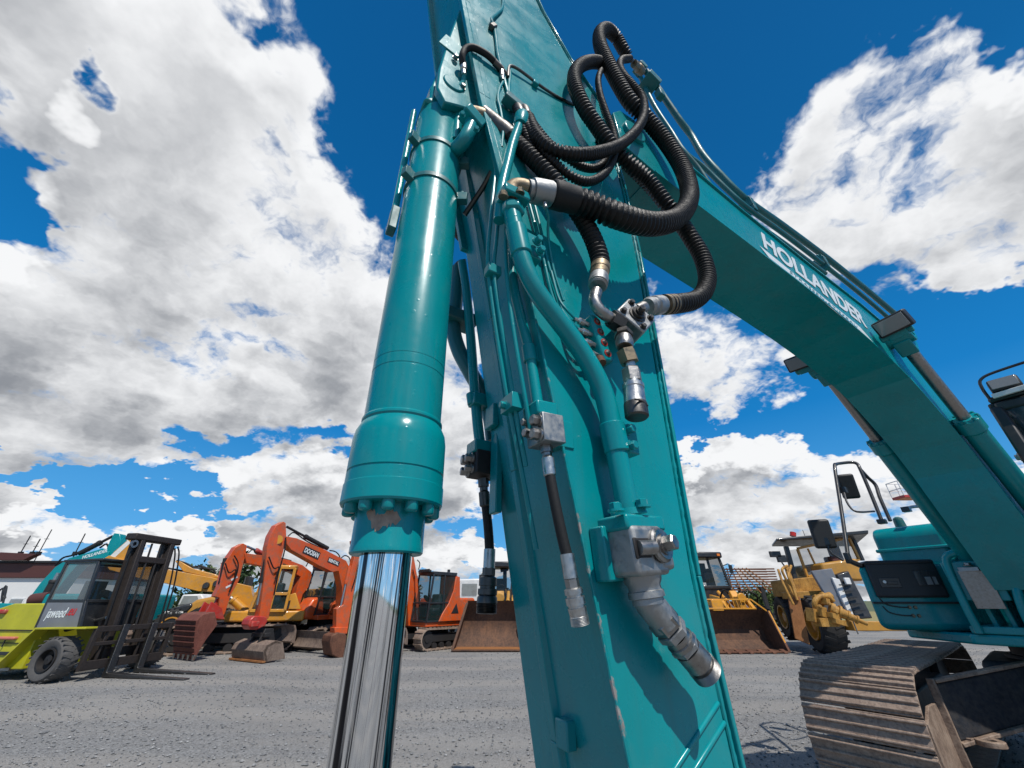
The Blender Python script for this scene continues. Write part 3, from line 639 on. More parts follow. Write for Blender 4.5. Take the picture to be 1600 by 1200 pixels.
pipe('cap_wire', [(-5.681, -0.35, 2.134), (-5.656, -0.352, 2.135), (-5.629, -0.35, 2.126)], .003, DS, vb, 6)

# return pipe down the dipper with its flange block and big coupler
rp = pipe('return_pipe', [(-6.054, -0.262, 2.855), (-6.041, -0.262, 2.784), (-6.026, -0.262, 2.704), (-6.007, -0.262, 2.613), (-5.978, -0.262, 2.537), (-5.936, -0.262, 2.474), (-5.874, -0.262, 2.41), (-5.807, -0.262, 2.341), (-5.753, -0.262, 2.268), (-5.716, -0.262, 2.19), (-5.702, -0.262, 2.114), (-5.696, -0.262, 2.029), (-5.689, -0.262, 1.943), (-5.682, -0.262, 1.855), (-5.679, -0.262, 1.821)], .031, T, ex, 24)
b = MB(); b.lathe((-6.046, -0.262, 2.846), (-6.039, -0.262, 2.768), [(0, .044), (.028, .044), (.034, .036)], 6); b.build('flare_nut', T, rp, .003)
def pclamp(p0, p1, r, boltpos, par):
    b = MB(); b.lathe(p0, p1, [(0, r), ((Vector(p1) - Vector(p0)).length, r)], 24)
    mid = (Vector(p0) + Vector(p1)) / 2; b.box((mid.x + .045, mid.y + .01, mid.z), (.075, .05, (Vector(p1) - Vector(p0)).length * .92))
    o = b.build('pipe_clamp', T, par, .004)
    for q in boltpos:
        b = MB(); b.bolt(q, (0, -1, -.1), .013, .026); b.build('clamp_bolt', T, o)
    return o
pclamp((-6.031, -0.262, 2.747), (-6.009, -0.262, 2.627), .037, [(-5.966, -0.29, 2.692), (-5.957, -0.29, 2.647)], rp)
pclamp((-5.699, -0.262, 2.085), (-5.689, -0.262, 1.995), .038, [(-5.666, -0.29, 2.062), (-5.668, -0.29, 2.011)], rp)
b = MB(); b.lathe((-5.685, -0.262, 1.85), (-5.678, -0.262, 1.805), [(0, .036), (.012, .036), (.013, .046), (.03, .05)], 28); b.build('pipe_collar', T, rp)
b = MB(); b.box((-5.68, -0.265, 1.796), (.155, .10, .038), (0, -.06, .08)); b.build('split_flange', T, rp, .007)
for q in ((-5.773, -0.31, 1.813), (-5.676, -0.31, 1.833), (-5.613, -0.22, 1.849)):
    b = MB(); b.bolt(q, (-.05, 0, 1), .016, .022); b.build('flange_bolt', T, rp)
BC = (-5.686, -0.27, 1.73); bm_ = Euler((0, R(-4), R(4))).to_matrix()
b = MB(); b.box(BC, (.122, .105, .115), bm_); b.box(Vector(BC) + bm_ @ Vector((.055, -.012, -.005)), (.055, .085, .085), bm_); fb = b.build('flange_block', GV, rp, .012, seg=3)
b = MB(); b.box(Vector(BC) + bm_ @ Vector((-.05, .05, .0)), (.06, .05, .13), bm_); b.build('mounting_pad', T, rp, .005)
b = MB(); q = Vector(BC) + bm_ @ Vector((.035, -.05, .01)); b.lathe(q, q + bm_ @ Vector((.1, -.9, .1)), [(0, .042), (.008, .042), (.012, .036), (.016, .036)], 32); b.lathe(q, q + bm_ @ Vector((.1, -.9, .1)), [(.01, .024), (.022, .024)], 20); b.bolt(q + bm_ @ Vector((.0, -.012, .0)), bm_ @ Vector((.1, -.9, .1)), .019, .036); b.build('plug_screw', WS, fb)
q = Vector(BC) + bm_ @ Vector((-.03, -.05, .004))
b = MB(); b.box(q + bm_ @ Vector((-.002, .0, .0)), (.058, .006, .048), bm_); b.build('screw_recess', MATS['dark_metal'], fb, .004)
b = MB(); b.lathe(q + bm_ @ Vector((-.022, -.004, 0)), q + bm_ @ Vector((.026, -.014, 0)), [(0, .017), (.03, .017), (.048, .017), (.05, .014)], 20); b.build('socket_screw', WS, fb)
b = MB(); b.lathe(q + bm_ @ Vector((.0275, -.0142, 0)), q + bm_ @ Vector((.0285, -.0145, 0)), [(0, .009), (.0014, .009)], 6); b.build('hex_socket', MATS['dark_metal'], fb)
e0 = (-5.671, -0.265, 1.682); e1 = (-5.673, -0.266, 1.649); e2 = (-5.664, -0.268, 1.621); e3 = (-5.618, -0.272, 1.571); e4 = (-5.575, -0.275, 1.529); e5 = (-5.506, -0.278, 1.467)
fitting([(0, .05), (.02, .046), (.03, .04), (.04, .04), (.042, .044), (.056, .044), (.058, .038), (.07, .038)], e0, e2, GV, fb, 28, 'outlet_collar')
b = MB(); b.tube(catmull([e1, e2, Vector(e2).lerp(Vector(e3), .45), e3], .012), .036, 20); b.build('elbow_fitting', GV, fb)
b = MB(); b.box(Vector(e2).lerp(Vector(e3), .22), (.055, .055, .062), (0, R(-35), 0)); b.build('elbow_body', GV, fb, .014, seg=3)
d = (Vector(e5) - Vector(e3)); dn = d.normalized(); L = d.length
K = L / .18
def seg(a, b_, prof, mat, n, nm): p = Vector(e3) + dn * a * K; return MB().lathe(p, p + dn, [(h * K, r * .96) for h, r in prof], n).build(nm, mat, fb)
seg(-.028, 0, [(0, .034), (.004, .04), (.034, .04), (.038, .036)], WS, 6, 'adapter_nut')
seg(.012, 0, [(0, .036), (.003, .041), (.022, .041), (.026, .036)], GV, 6, 'adapter_nut')
seg(.04, 0, [(0, .033), (.016, .033), (.018, .037), (.03, .037), (.032, .034)], WS, 28, 'adapter_neck')
seg(.068, 0, [(0, .034), (.003, .039), (.016, .039), (.019, .035)], GV, 6, 'adapter_nut')
seg(.088, 0, [(0, .036), (.052, .036), (.053, .031), (.06, .031), (.061, .0375)] + [(.062 + i * .0016, .0375 if i % 2 else .0355) for i in range(18)] + [(.092, .034), (.092, .026), (.085, .026)], WS, 36, 'quick_coupler')

# small high-pressure line on the front corner with its block and hanging hose
sp = pipe('pressure_pipe', [(-5.948, -0.16, 3.145), (-5.98, -0.15, 2.892), (-5.98, -0.15, 2.651), (-5.953, -0.155, 2.48), (-5.923, -0.16, 2.341), (-5.908, -0.165, 2.21), (-5.899, -0.17, 2.111)], .018, T, ex)
pclamp((-5.925, -0.16, 2.353), (-5.917, -0.16, 2.291), .023, [], sp)
b = MB(); b.box((-5.897, -0.175, 2.11), (.075, .08, .045), (0, -.05, 0)); b.build('split_flange', T, sp, .006)
BB = (-5.889, -0.185, 2.046)
b = MB(); b.box(BB, (.075, .085, .085), (0, -.06, .02)); bl = b.build('flange_block', GV, sp, .003)
b = MB(); b.box((BB[0] + .06, BB[1] + .01, BB[2]), (.055, .06, .085)); b.build('mounting_pad', T, sp, .003)
for dy, dz, r in ((-.02, .018, .016), (-.02, -.024, .016), (.022, -.006, .013), (.03, .03, .011)):
    b = MB(); b.bolt((BB[0] - .036, BB[1] + dy, BB[2] + dz), (-1, 0, 0), r, .026); b.build('cap_screw', WS, bl)
fitting([(0, .018), (.02, .018), (.021, .014), (.04, .014)], (-5.889, -0.185, 2.003), (-5.887, -0.188, 1.956), WS, bl, 6, 'adapter_nut')
hh = MB().tube(catmull([(-5.886, -0.19, 1.932), (-5.878, -0.192, 1.872), (-5.867, -0.194, 1.807), (-5.855, -0.196, 1.745), (-5.846, -0.198, 1.708)], .02), .0145, 18).build('hanging_hose', SL, ex)
fitting([(0, .012), (.008, .0175), (.055, .0175), (.06, .013)], (-5.888, -0.188, 1.974), (-5.883, -0.19, 1.909), BS, hh, 24, 'hose_fitting')
fitting([(0, .0175), (.055, .0175), (.057, .012), (.07, .012)], (-5.849, -0.198, 1.722), (-5.842, -0.2, 1.659), BS, hh, 24, 'hose_fitting')
fitting([(0, .014), (.003, .0175), (.028, .0175), (.031, .014)], (-5.843, -0.2, 1.67), (-5.836, -0.2, 1.638), WS, hh, 6, 'adapter_nut')
fitting([(0, .018), (.003, .0225), (.014, .0225), (.0145, .019), (.02, .019), (.0205, .0235), (.036, .0235), (.0365, .02), (.042, .02), (.0425, .0225)] + [(.06 + i * .0014, .0225 if i % 2 else .021) for i in range(14)] + [(.081, .015)], (-5.839, -0.2, 1.648), (-5.824, -0.2, 1.569), BS, hh, 32, 'quick_coupler')

# the same arrangement on the far side of the dipper
lp = pipe('pressure_pipe', [(-6.026, 0.255, 3.064), (-5.995, 0.255, 2.911), (-5.958, 0.255, 2.662), (-5.93, 0.255, 2.439), (-5.902, 0.255, 2.24), (-5.886, 0.255, 2.149)], .021, T, ex)
b = MB(); b.lathe((-5.93, 0.255, 2.363), (-5.92, 0.255, 2.315), [(0, .028), (.05, .028)], 20); b.box((-5.894, 0.245, 2.329), (.09, .06, .05)); b.build('pipe_clamp', T, lp, .004)
b = MB(); b.box((-5.883, 0.255, 2.131), (.085, .085, .05)); b.build('split_flange', T, lp, .006)
LB = (-5.875, 0.255, 2.069)
b = MB(); b.box(LB, (.085, .095, .09)); b.box((LB[0] + .07, LB[1], LB[2] - .01), (.06, .08, .07)); lb = b.build('flange_block', MATS['dark_metal'], lp, .004)
for dy, dz, r in ((.03, .02, .02), (-.005, .018, .017), (.03, -.024, .016), (-.008, -.022, .013)):
    b = MB(); b.bolt((LB[0] - .04, LB[1] + dy, LB[2] + dz), (-1, .2, 0), r, .032); b.build('cap_screw', WS, lb)
fitting([(0, .02), (.03, .02), (.031, .015), (.05, .015)], (-5.867, 0.255, 2.018), (-5.862, 0.255, 1.967), DS, lb, 6, 'adapter_nut')
lh = MB().tube(catmull([(-5.859, 0.255, 1.953), (-5.849, 0.255, 1.9), (-5.839, 0.255, 1.835), (-5.832, 0.255, 1.768)], .02), .0165, 18).build('hanging_hose', HR, ex)
fitting([(0, .012), (.008, .02), (.055, .02), (.06, .014)], (-5.863, 0.255, 1.976), (-5.855, 0.255, 1.917), DS, lh, 24, 'hose_fitting')
fitting([(0, .02), (.06, .02), (.062, .014), (.075, .014)], (-5.832, 0.255, 1.776), (-5.833, 0.255, 1.712), BS, lh, 24, 'hose_fitting')
fitting([(0, .017), (.003, .022), (.026, .022), (.03, .018)], (-5.833, 0.255, 1.72), (-5.834, 0.255, 1.685), DS, lh, 6, 'adapter_nut')
fitting([(0, .02), (.006, .029), (.03, .03), (.031, .026), (.038, .026), (.039, .032), (.056, .032), (.057, .028), (.064, .033), (.08, .034)] + [(.082 + i * .002, .034 if i % 2 else .031) for i in range(14)] + [(.111, .022)], (-5.835, 0.255, 1.693), (-5.838, 0.255, 1.585), DS, lh, 32, 'quick_coupler')
pipe('return_pipe', [(-6.016, 0.33, 3.094), (-6.013, 0.33, 2.881), (-6.014, 0.33, 2.726), (-5.984, 0.32, 2.605), (-5.93, 0.3, 2.494), (-5.875, 0.29, 2.403), (-5.833, 0.28, 2.294), (-5.817, 0.27, 2.18)], .034, MATS['teal_frame'], ex, 20)
b = MB(); b.box((-5.996, 0.32, 2.764), (.16, .1, .06)); b.build('pipe_clamp', MATS['teal_frame'], ex, .008)
hose([(-6.046, 0.3, 3.332), (-6.011, 0.27, 3.263), (-5.971, 0.24, 3.199)], .04)
plainhose([(-5.999, 0.36, 3.039), (-6.024, 0.36, 3.093), (-6.004, 0.35, 3.154), (-5.977, 0.33, 3.16)], .018, DS)

# thin grease lines down the front edge
for pts, r in (([(-6.072, -0.185, 3.32), (-6.076, -0.17, 3.077), (-6.081, -0.16, 2.853), (-6.08, -0.15, 2.661), (-6.049, -0.14, 2.478), (-6.011, -0.13, 2.291), (-5.974, -0.12, 2.141), (-5.931, -0.11, 1.974), (-5.875, -0.1, 1.738)], .0075),
               ([(-6.049, -0.19, 3.333), (-6.052, -0.18, 3.042), (-6.058, -0.17, 2.787), (-6.062, -0.165, 2.627), (-6.032, -0.155, 2.446), (-5.996, -0.145, 2.288), (-5.963, -0.135, 2.138), (-5.919, -0.125, 1.953)], .0075),
               ([(-6.033, -0.2, 2.914), (-6.036, -0.2, 2.671), (-6.017, -0.195, 2.478), (-5.99, -0.19, 2.312), (-5.958, -0.18, 2.167), (-5.918, -0.16, 2.019)], .007),
               ([(-5.952, -0.215, 3.072), (-5.91, -0.215, 2.867), (-5.881, -0.215, 2.709), (-5.856, -0.215, 2.565), (-5.822, -0.222, 2.481), (-5.774, -0.235, 2.456)], .0065),
               ([(-5.927, -0.215, 3.091), (-5.888, -0.215, 2.88), (-5.864, -0.215, 2.719), (-5.836, -0.215, 2.605), (-5.814, -0.215, 2.525)], .006)):
    pipe('grease_line', pts, r, T, ex, 10)
b = MB(); b.box((-5.969, -0.13, 2.139), (.04, .07, .05)); b.bolt((-5.985, -0.12, 2.134), (-1, 0, 0), .012, .02); b.build('line_clamp', T, ex, .004)
b = MB(); b.box((-6.064, -0.16, 2.615), (.05, .04, .04)); b.build('line_clamp', T, ex, .004)
# small line from the big fitting
fitting([(0, .009), (.02, .009), (.024, .006)], (-5.935, -0.31, 2.896), (-5.931, -0.31, 2.862), BS, ex, 12, 'line_fitting')
pipe('grease_line', [(-5.923, -0.3, 2.887), (-5.898, -0.28, 2.876), (-5.881, -0.25, 2.847), (-5.86, -0.225, 2.797), (-5.837, -0.215, 2.684), (-5.805, -0.215, 2.558)], .0055, T, ex, 8)
# four-port lubrication manifold
mt = Euler((0, R(-13), 0)).to_matrix()
b = MB(); c = Vector((-5.688, -0.235, 2.409)); b.box(c, (.045, .06, .19), mt); mf = b.build('grease_manifold', T, ex, .012, seg=3)
for i in range(4):
    q = c + mt @ Vector((0, -.031, .063 - i * .042))
    b = MB(); b.lathe(q, q + Vector((0, -1, 0)), [(-.002, .0145), (.001, .0145)], 18); b.build('grease_port', MATS['red_paint'], mf)
    b = MB(); b.lathe(q, q + Vector((0, -1, 0)), [(0, .010), (.003, .010), (.008, .005)], 14); b.build('grease_nipple', DS, mf)
    q2 = c + mt @ Vector((-.022, -.005, .063 - i * .042))
    b = MB(); b.lathe(q2, q2 + mt @ Vector((-1, -.1, .2)), [(0, .010), (.02, .010)], 6); b.lathe(q2 + mt @ Vector((-.02, 0, .004)), q2 + mt @ Vector((-1, -.1, .2)), [(0, .0125), (.022, .0125), (.026, .007), (.045, .006)], 14); b.build('line_fitting', BS, mf)
    q3 = q2 + mt @ Vector((-.06, -.005, .014))
    pipe('grease_line', [q3, q3 + Vector((-.03, 0, .02)), q3 + Vector((-.055, .012, .075)), q3 + Vector((-.075, .018, .2))], .005, T, mf, 8)
b = MB(); b.lathe((-5.698, -0.25, 2.327), (-5.706, -0.27, 2.284), [(0, .014), (.03, .014)], 12); b.build('port_plug', MATS['rust'], mf)

# electrical line and jumper hoses near the dipper head
pipe('cable', [(-6.083, -0.21, 5.013), (-6.084, -0.21, 4.779), (-6.123, -0.215, 4.601), (-6.155, -0.22, 4.461), (-6.135, -0.215, 4.403), (-6.118, -0.212, 4.286), (-6.103, -0.212, 4.114), (-6.074, -0.212, 3.96), (-6.045, -0.21, 3.814), (-6.032, -0.22, 3.71)], .009, T, ex, 8)
b = MB(); b.box((-6.142, -0.215, 4.391), (.03, .03, .06), (0, .4, 0)); b.build('cable_clip', DS, ex, .006)
jh = MB().tube(catmull([(-6.268, -0.17, 3.867), (-6.282, -0.19, 3.896), (-6.275, -0.205, 3.945), (-6.246, -0.22, 3.971), (-6.201, -0.225, 3.982), (-6.158, -0.225, 3.985), (-6.112, -0.22, 3.976)], .015), .016, 14).build('jumper_hose', SL, ex)
fitting([(0, .017), (.05, .017), (.055, .012), (.09, .012)], (-6.266, -0.17, 3.884), (-6.254, -0.165, 3.792), BS, jh, 14)
pipe('jumper_elbow', [(-6.255, -0.165, 3.804), (-6.249, -0.15, 3.779), (-6.261, -0.14, 3.724)], .011, T, jh, 10)
fitting([(0, .017), (.05, .017), (.055, .012), (.08, .012)], (-6.127, -0.222, 3.971), (-6.075, -0.215, 3.965), DS, jh, 14)
fitting([(0, .013), (.05, .013), (.055, .009), (.08, .009)], (-6.079, -0.215, 3.947), (-6.07, -0.215, 3.838), BS, ex, 10, 'line_fitting')
pipe('grease_line', [(-6.069, -0.212, 3.859), (-6.087, -0.21, 3.764), (-6.092, -0.21, 3.667), (-6.077, -0.21, 3.586), (-6.062, -0.21, 3.45), (-6.061, -0.2, 3.317)], .007, T, ex, 8)
pipe('cable', [(-6.04, -0.212, 3.948), (-6.034, -0.215, 4.061), (-5.998, -0.22, 4.083), (-5.932, -0.218, 4.092), (-5.872, -0.215, 4.094), (-5.783, -0.21, 4.111), (-5.69, -0.208, 4.135), (-5.587, -0.207, 4.18)], .008, DS, ex, 8)
b = MB(); b.box((-5.871, -0.212, 4.08), (.035, .03, .035)); b.build('cable_clip', T, ex, .005)
pipe('grease_line', [(-6.025, -0.205, 4.039), (-6.032, -0.207, 3.772), (-6.009, -0.21, 3.672)], .010, T, ex, 8)
# upright pipe with the hose swivels
up = pipe('feed_pipe', [(-5.985, -0.245, 3.543), (-6.01, -0.245, 3.422), (-6.035, -0.242, 3.285), (-6.054, -0.24, 3.143), (-6.072, -0.238, 3.007), (-6.08, -0.235, 2.906), (-6.078, -0.225, 2.801)], .021, T, ex, 16)
fitting([(0, .028), (.02, .034), (.08, .034), (.1, .028)], (-5.985, -0.25, 3.568), (-6.002, -0.248, 3.419), T, up, 20, 'swivel_body')
for p, q in (((-6.009, -0.245, 3.63), (-5.977, -0.247, 3.526)), ((-5.976, -0.25, 3.645), (-5.951, -0.252, 3.554))):
    b = MB(); b.lathe(p, q, [(0, .018), (.02, .024), (.06, .024), (.065, .02), (.1, .02)], 16); b.build('hose_fitting', DS, up)
b = MB(); b.box((-6.02, -0.235, 3.654), (.11, .05, .05), (0, .3, 0)); b.build('pipe_clamp', MATS['teal_frame'], up, .006)
pipe('cable', [(-6.066, -0.12, 3.25), (-6.072, -0.06, 3.224), (-6.086, 0.0, 3.19), (-6.106, 0.06, 3.141)], .012, DS, ex, 8)

# boom hydraulic cylinders
for s in (-1, 1):
    y = s * .335; p0 = Vector((-1.777, y, 3.84)); p1 = Vector((.02, y, 1.86)); d = (p1 - p0).normalized(); L = (p1 - p0).length
    b = MB(); b.lathe(p0 + d * .96, p1, [(0, .085), (.02, .09), (.02, .1), (.14, .1), (.16, .083), (L - .96 - .1, .083), (L - .98, .06)], 28); bc = b.build('boom_cylinder', T, ex, angle=30)
    b = MB(); b.cyl(p0, p0 + d * 1.0, .05, 28); b.build('piston_rod', MATS['worn_steel'], bc)
    b = MB(); b.lathe((p0.x, y - s * .1, p0.z), (p0.x, y + s * .1, p0.z), [(0, .1), (.2, .1)], 24); b.box(p0 + d * .1, (.16, .13, .2), (0, R(42), 0)); b.build('rod_eye', T, bc, .01)
    b = MB(); b.lathe((p1.x, y - .09, p1.z), (p1.x, y + .09, p1.z), [(0, .1), (.18, .1)], 24); b.build('barrel_eye', T, bc, .01)
    b = MB(); n = Vector((d.z, 0, -d.x)) * -1
    b.tube(catmull([p0 + d * 1.06 + n * .1 + Vector((0, s * .03, 0)), p0 + d * 1.14 + n * .14 + Vector((0, s * .03, 0)), p0 + d * 1.3 + n * .12, p0 + d * 1.6 + n * .11, p0 + d * 2.4 + n * .11], .03), .022, 12); b.box(p0 + d * 1.05 + n * .08, (.1, .1, .1), (0, R(48), 0)); b.build('cylinder_pipe', T, bc)
    for k in range(8):
        an = k * math.pi / 4; u = Vector((0, 1, 0)) * math.cos(an) + n * math.sin(an)
        q = p0 + d * .98 + u * .085; b = MB(); b.bolt(q, -d, .014, .03); b.build('head_bolt', T, bc)
    # work lamp beside the cylinder pin
    lx = (-2.204, -0.4, 3.764) if s < 0 else (-1.98, .44, 3.90)
    fd = Vector((-.82, -.12 * -s * -1, -.42)).normalized()
    zz = Vector((0, 0, 1)); yy = zz.cross(-fd).normalized(); zz = (-fd).cross(yy); mt2 = Matrix((-fd, yy, zz)).transposed()
    b = MB(); b.box(Vector(lx) - fd * .035, (.09, .25, .16), mt2); wl = b.build('work_lamp', MATS['dark_plastic'], ex, .018, seg=3)
    b = MB(); b.box(Vector(lx) + fd * .012, (.012, .215, .125), mt2); b.build('lamp_lens', MATS['lamp_glass'], wl, .004)
    b = MB(); b.box(Vector(lx) - fd * .1 + Vector((.02, -s * .02, -.07)), (.12, .14, .13), mt2); b.cyl(Vector(lx) - fd * .12 + Vector((0, -s * .15, -.1)), Vector(lx) - fd * .12 + Vector((0, s * .08, -.1)), .04); b.build('lamp_bracket', T, ex, .01)
b = MB(); b.cyl((-1.777, -.44, 3.84), (-1.777, .44, 3.84), .045, 20); b.build('pivot_pin', T, ex)
hose([(-.2, .2, 2.3), (-.45, .27, 2.75), (-.8, .3, 3.05), (-1.0, .28, 3.2), (-1.2, .2, 3.28)], .03)

# ------------------------------------------------------------------ upper structure of the big excavator
BP = MATS['black_paint']; DP = MATS['dark_plastic']; DM = MATS['dark_metal']; GL = MATS['cab_glass']
def plan(poly, z0, z1, mb=None):
    """polygon in (x,y) raised from z0 to z1"""
    b = mb or MB(); n = len(poly)
    b.add([(x, y, z0) for x, y in poly] + [(x, y, z1) for x, y in poly], [tuple(range(n)), tuple(range(n, 2 * n))] + [(i, (i + 1) % n, (i + 1) % n + n, i + n) for i in range(n)])
    return b
plan([(-.2, -1.3), (-.2, .6), (.35, 1.28), (3.3, 1.28), (3.7, .8), (3.7, -.8), (3.3, -1.3)], 1.24, 1.33).build('deck', T, ex, .02)
b = MB(); b.cyl((.95, 0, .93), (.95, 0, 1.24), .62, 48); b.cyl((.95, 0, .98), (.95, 0, 1.12), .68, 48); b.build('slew_ring', DM, ex)
tbx = plan([(-.33, 1.28), (.18, .60), (1.0, .60), (1.0, 1.29), (-.1, 1.29)], 1.332, 2.0).build('tool_box', T, ex, .07, seg=4)
fxn = Vector((-.68, -.51, 0)).normalized(); fxt = Vector((.51, -.68, 0)).normalized()
mF = Matrix((fxt, -fxn, Vector((0, 0, 1)))).transposed()    # columns: along the face, into the face, up
fc = Vector((-.075, .94, 0))
b = MB(); b.box(fc + Vector((0, 0, 1.60)) + fxn * .012, (.80, .03, .02), mF); b.build('panel_seam', DM, tbx)
b = MB(); b.box(fc - fxt * .02 + Vector((0, 0, 1.83)) + fxn * .02, (.64, .07, .36), mF); b.box(fc - fxt * .02 + Vector((0, 0, 2.01)) - fxn * .10, (.64, .32, .05), mF); pnl = b.build('front_panel', DP, tbx, .03, seg=3)
b = MB(); b.box(fc - fxt * .18 + Vector((0, 0, 1.80)) + fxn * .057, (.19, .01, .10), mF); b.box(fc - fxt * .16 + Vector((0, 0, 1.80)) + fxn * .064, (.10, .012, .035), mF); b.build('latch', BP, pnl, .006)
b = MB(); q = fc - fxt * .23 + Vector((0, 0, 1.81)) + fxn * .06; b.cyl(q, q + fxn * .012, .016); b.build('lock', BS, pnl)
b = MB(); b.box(fc + fxt * .17 + Vector((0, 0, 1.84)) + fxn * .057, (.2, .01, .15), mF); b.build('lamp_grille', BP, pnl, .004)
b = MB(); b.box(fc + fxt * .19 + Vector((0, 0, 1.815)) + fxn * .063, (.11, .012, .08), mF); b.build('headlight', MATS['lamp_glass'], pnl, .01)
for k in (-.03, .03):
    b = MB(); b.box(fc + fxt * (.17 + k * 1.1) + Vector((0, 0, 1.84)) + fxn * .066, (.012, .014, .15), mF); b.build('grille_bar', DP, pnl)
for k, zz in ((-.1, 1.555), (-.05, 1.555), (-.1, 1.475), (-.05, 1.475)):
    q = fc + fxt * (k + .02) + Vector((0, 0, zz)); b = MB(); b.bolt(q - fxn * .005, fxn, .015, .02); b.build('grease_nipple', MATS['brass'], tbx)
    if k < -.07: pipe('grease_line', [q - fxt * .01 + fxn * .012, q - fxt * .1 + fxn * .014 + Vector((0, 0, .004)), q - fxt * .2 + fxn * .012 + Vector((0, 0, .03)), q - fxt * .24 + fxn * .005 + Vector((0, 0, .09))], .006, BP, tbx, 8)
b = MB(); b.prism([(.25, 1.95), (.25, 2.36), (.33, 2.44), (1.35, 2.46), (1.4, 1.95)], .52, 1.2); tank = b.build('fuel_tank', T, ex, .06, seg=4)
b = MB(); b.prism([(.235, 2.15), (.235, 2.19), (1.3, 2.19), (1.3, 2.15)], .51, 1.215); b.build('tank_rib', T, tank, .012)
b = MB(); b.lathe((.75, 1.0, 2.44), (.75, 1.0, 2.62), [(0, .075), (.02, .075), (.021, .06), (.12, .055), (.15, .05), (.17, .02)], 24); b.build('filler_cap', MATS['teal_frame'], tank)
b = MB(); b.box((2.6, .1, 1.95), (2.0, 2.2, 1.2)); b.build('engine_house', T, ex, .12, seg=4)
plan([(3.3, -1.27), (3.3, 1.27), (3.75, .85), (3.85, 0), (3.75, -.85)], 1.34, 2.5).build('counterweight', T, ex, .1)
# handrail with mirrors
hr = [(-0.396, 1.3, 2.043), (-0.027, 1.3, 2.649), (0.315, 1.3, 3.293), (0.404, 1.3, 3.365), (0.559, 1.3, 3.409), (.9, 1.25, 3.5), (1.02, 1.2, 3.47), (0.863, 1.18, 3.249), (0.518, 1.1, 2.536)]
hr2 = [(-0.396, 1.3, 2.043), (-0.046, 1.3, 2.647), (0.315, 1.3, 3.293), (0.431, 1.3, 3.374), (0.552, 1.29, 3.405), (0.699, 1.22, 3.425), (0.728, 1.16, 3.398), (0.675, 1.13, 3.295), (0.591, 1.11, 2.938), (0.475, 1.09, 2.523)]
rail = MB().tube(catmull(hr2, .03), .022, 14).build('handrail', BP, ex)
MB().tube(catmull([(0.675, 1.13, 3.295), (0.719, 1.1, 3.171), (0.771, 1.07, 3.06), (0.683, 1.06, 2.868), (0.6, 1.04, 2.551)], .03), .022, 14).build('handrail_brace', BP, rail)
b = MB(); b.box((0.473, 1.09, 2.539), (.09, .09, .06)); b.build('rail_foot', BP, rail, .01)
def mirror(c, w, h, arm, tilt=0, roll=0):
    mm_ = Euler((0, R(roll), R(35 + tilt))).to_matrix()
    b = MB(); b.box(c, (.07, w, h), mm_); o = b.build('mirror', DP, ex, .03, seg=4)
    b = MB(); b.box(Vector(c) + mm_ @ Vector((.036, 0, 0)), (.004, w * .86, h * .86), mm_); b.build('mirror_glass', MATS['tint_glass'], o)
    b = MB(); b.tube(catmull(arm, .03), .013, 10); b.box(arm[0], (.07, .07, .08)); b.build('mirror_arm', BP, o)
mirror((0.414, 1.27, 3.04), .20, .34, [(0.211, 1.27, 2.96), (0.1, 1.25, 2.787), (0.046, 1.2, 2.663), (0.111, 1.15, 2.637), (0.434, 1.11, 2.671)], 0, -12)
mirror((-0.532, 1.42, 2.354), .23, .34, [(-0.522, 1.4, 2.263), (-0.538, 1.4, 2.144), (-0.505, 1.36, 2.085), (-0.478, 1.32, 2.041)], 6, -6)
b = MB(); b.tube(catmull([(0.941, 0.75, 2.727), (0.558, 0.75, 2.678), (0.315, 0.75, 2.629)], .03), .02, 8); b.box((0.304, 0.75, 2.62), (.08, .08, .06)); b.tube([(0.941, 0.75, 2.727), (1.5, .75, 2.4)], .02, 8); b.build('rear_mirror_bracket', BP, ex, .004)
b = MB(); b.bar((-0.396, 1.3, 2.043), (-.2, 1.22, 1.96), .05, .05); b.box((-0.386, 1.3, 2.072), (.06, .06, .12)); b.build('rail_foot', BP, rail, .01)
# boom foot frame and front bits
for s in (-1, 1):
    b = MB(); b.prism([(-.12, 1.335), (-.2, 1.9), (-.05, 2.02), (.12, 2.0), (.3, 2.15), (.75, 2.2), (1.4, 1.9), (1.4, 1.335)], s * .27 - .02, s * .27 + .02); b.build('frame_plate', T, ex, .008)
    b = MB(); b.prism([(-.10, 1.335), (-.18, 1.85), (-.05, 1.98), (.12, 1.95), (.22, 1.335)], s * .40 - .02, s * .40 + .02); b.build('frame_plate', T, ex, .008)
    b = MB(); b.cyl((.02, s * .24, 1.86), (.02, s * .45, 1.86), .05); b.bolt((.02, s * .45, 1.86), (0, s, 0), .03, .03); b.build('pivot_pin', WS, ex)
b = MB(); b.box((.55, 0, 1.6), (.05, .5, .5)); b.build('frame_crossplate', DM, ex)
MB().tube(catmull([(-.21, .52, 1.34), (-.23, .52, 1.6), (-.22, .50, 1.98), (-.2, .42, 2.06), (-.18, .3, 2.08), (-.16, .1, 2.10), (-.15, -.2, 2.12), (-.15, -.35, 2.10)], .04), .035, 12).build('step_guard', T, ex)
plan([(-.215, .18), (-.215, .56), (-.16, .56), (-.16, .18)], 1.62, 1.98).build('bracket_plate', T, ex, .01)
b = MB(); b.box((-.25, .34, 1.72), (.02, .2, .34), (0, R(-6), R(8))); b.box((-.26, .35, 1.9), (.05, .15, .04)); b.bolt((-.27, .34, 1.93), (0, 0, 1), .03, .03); b.build('cover_plate', WS, ex, .006)
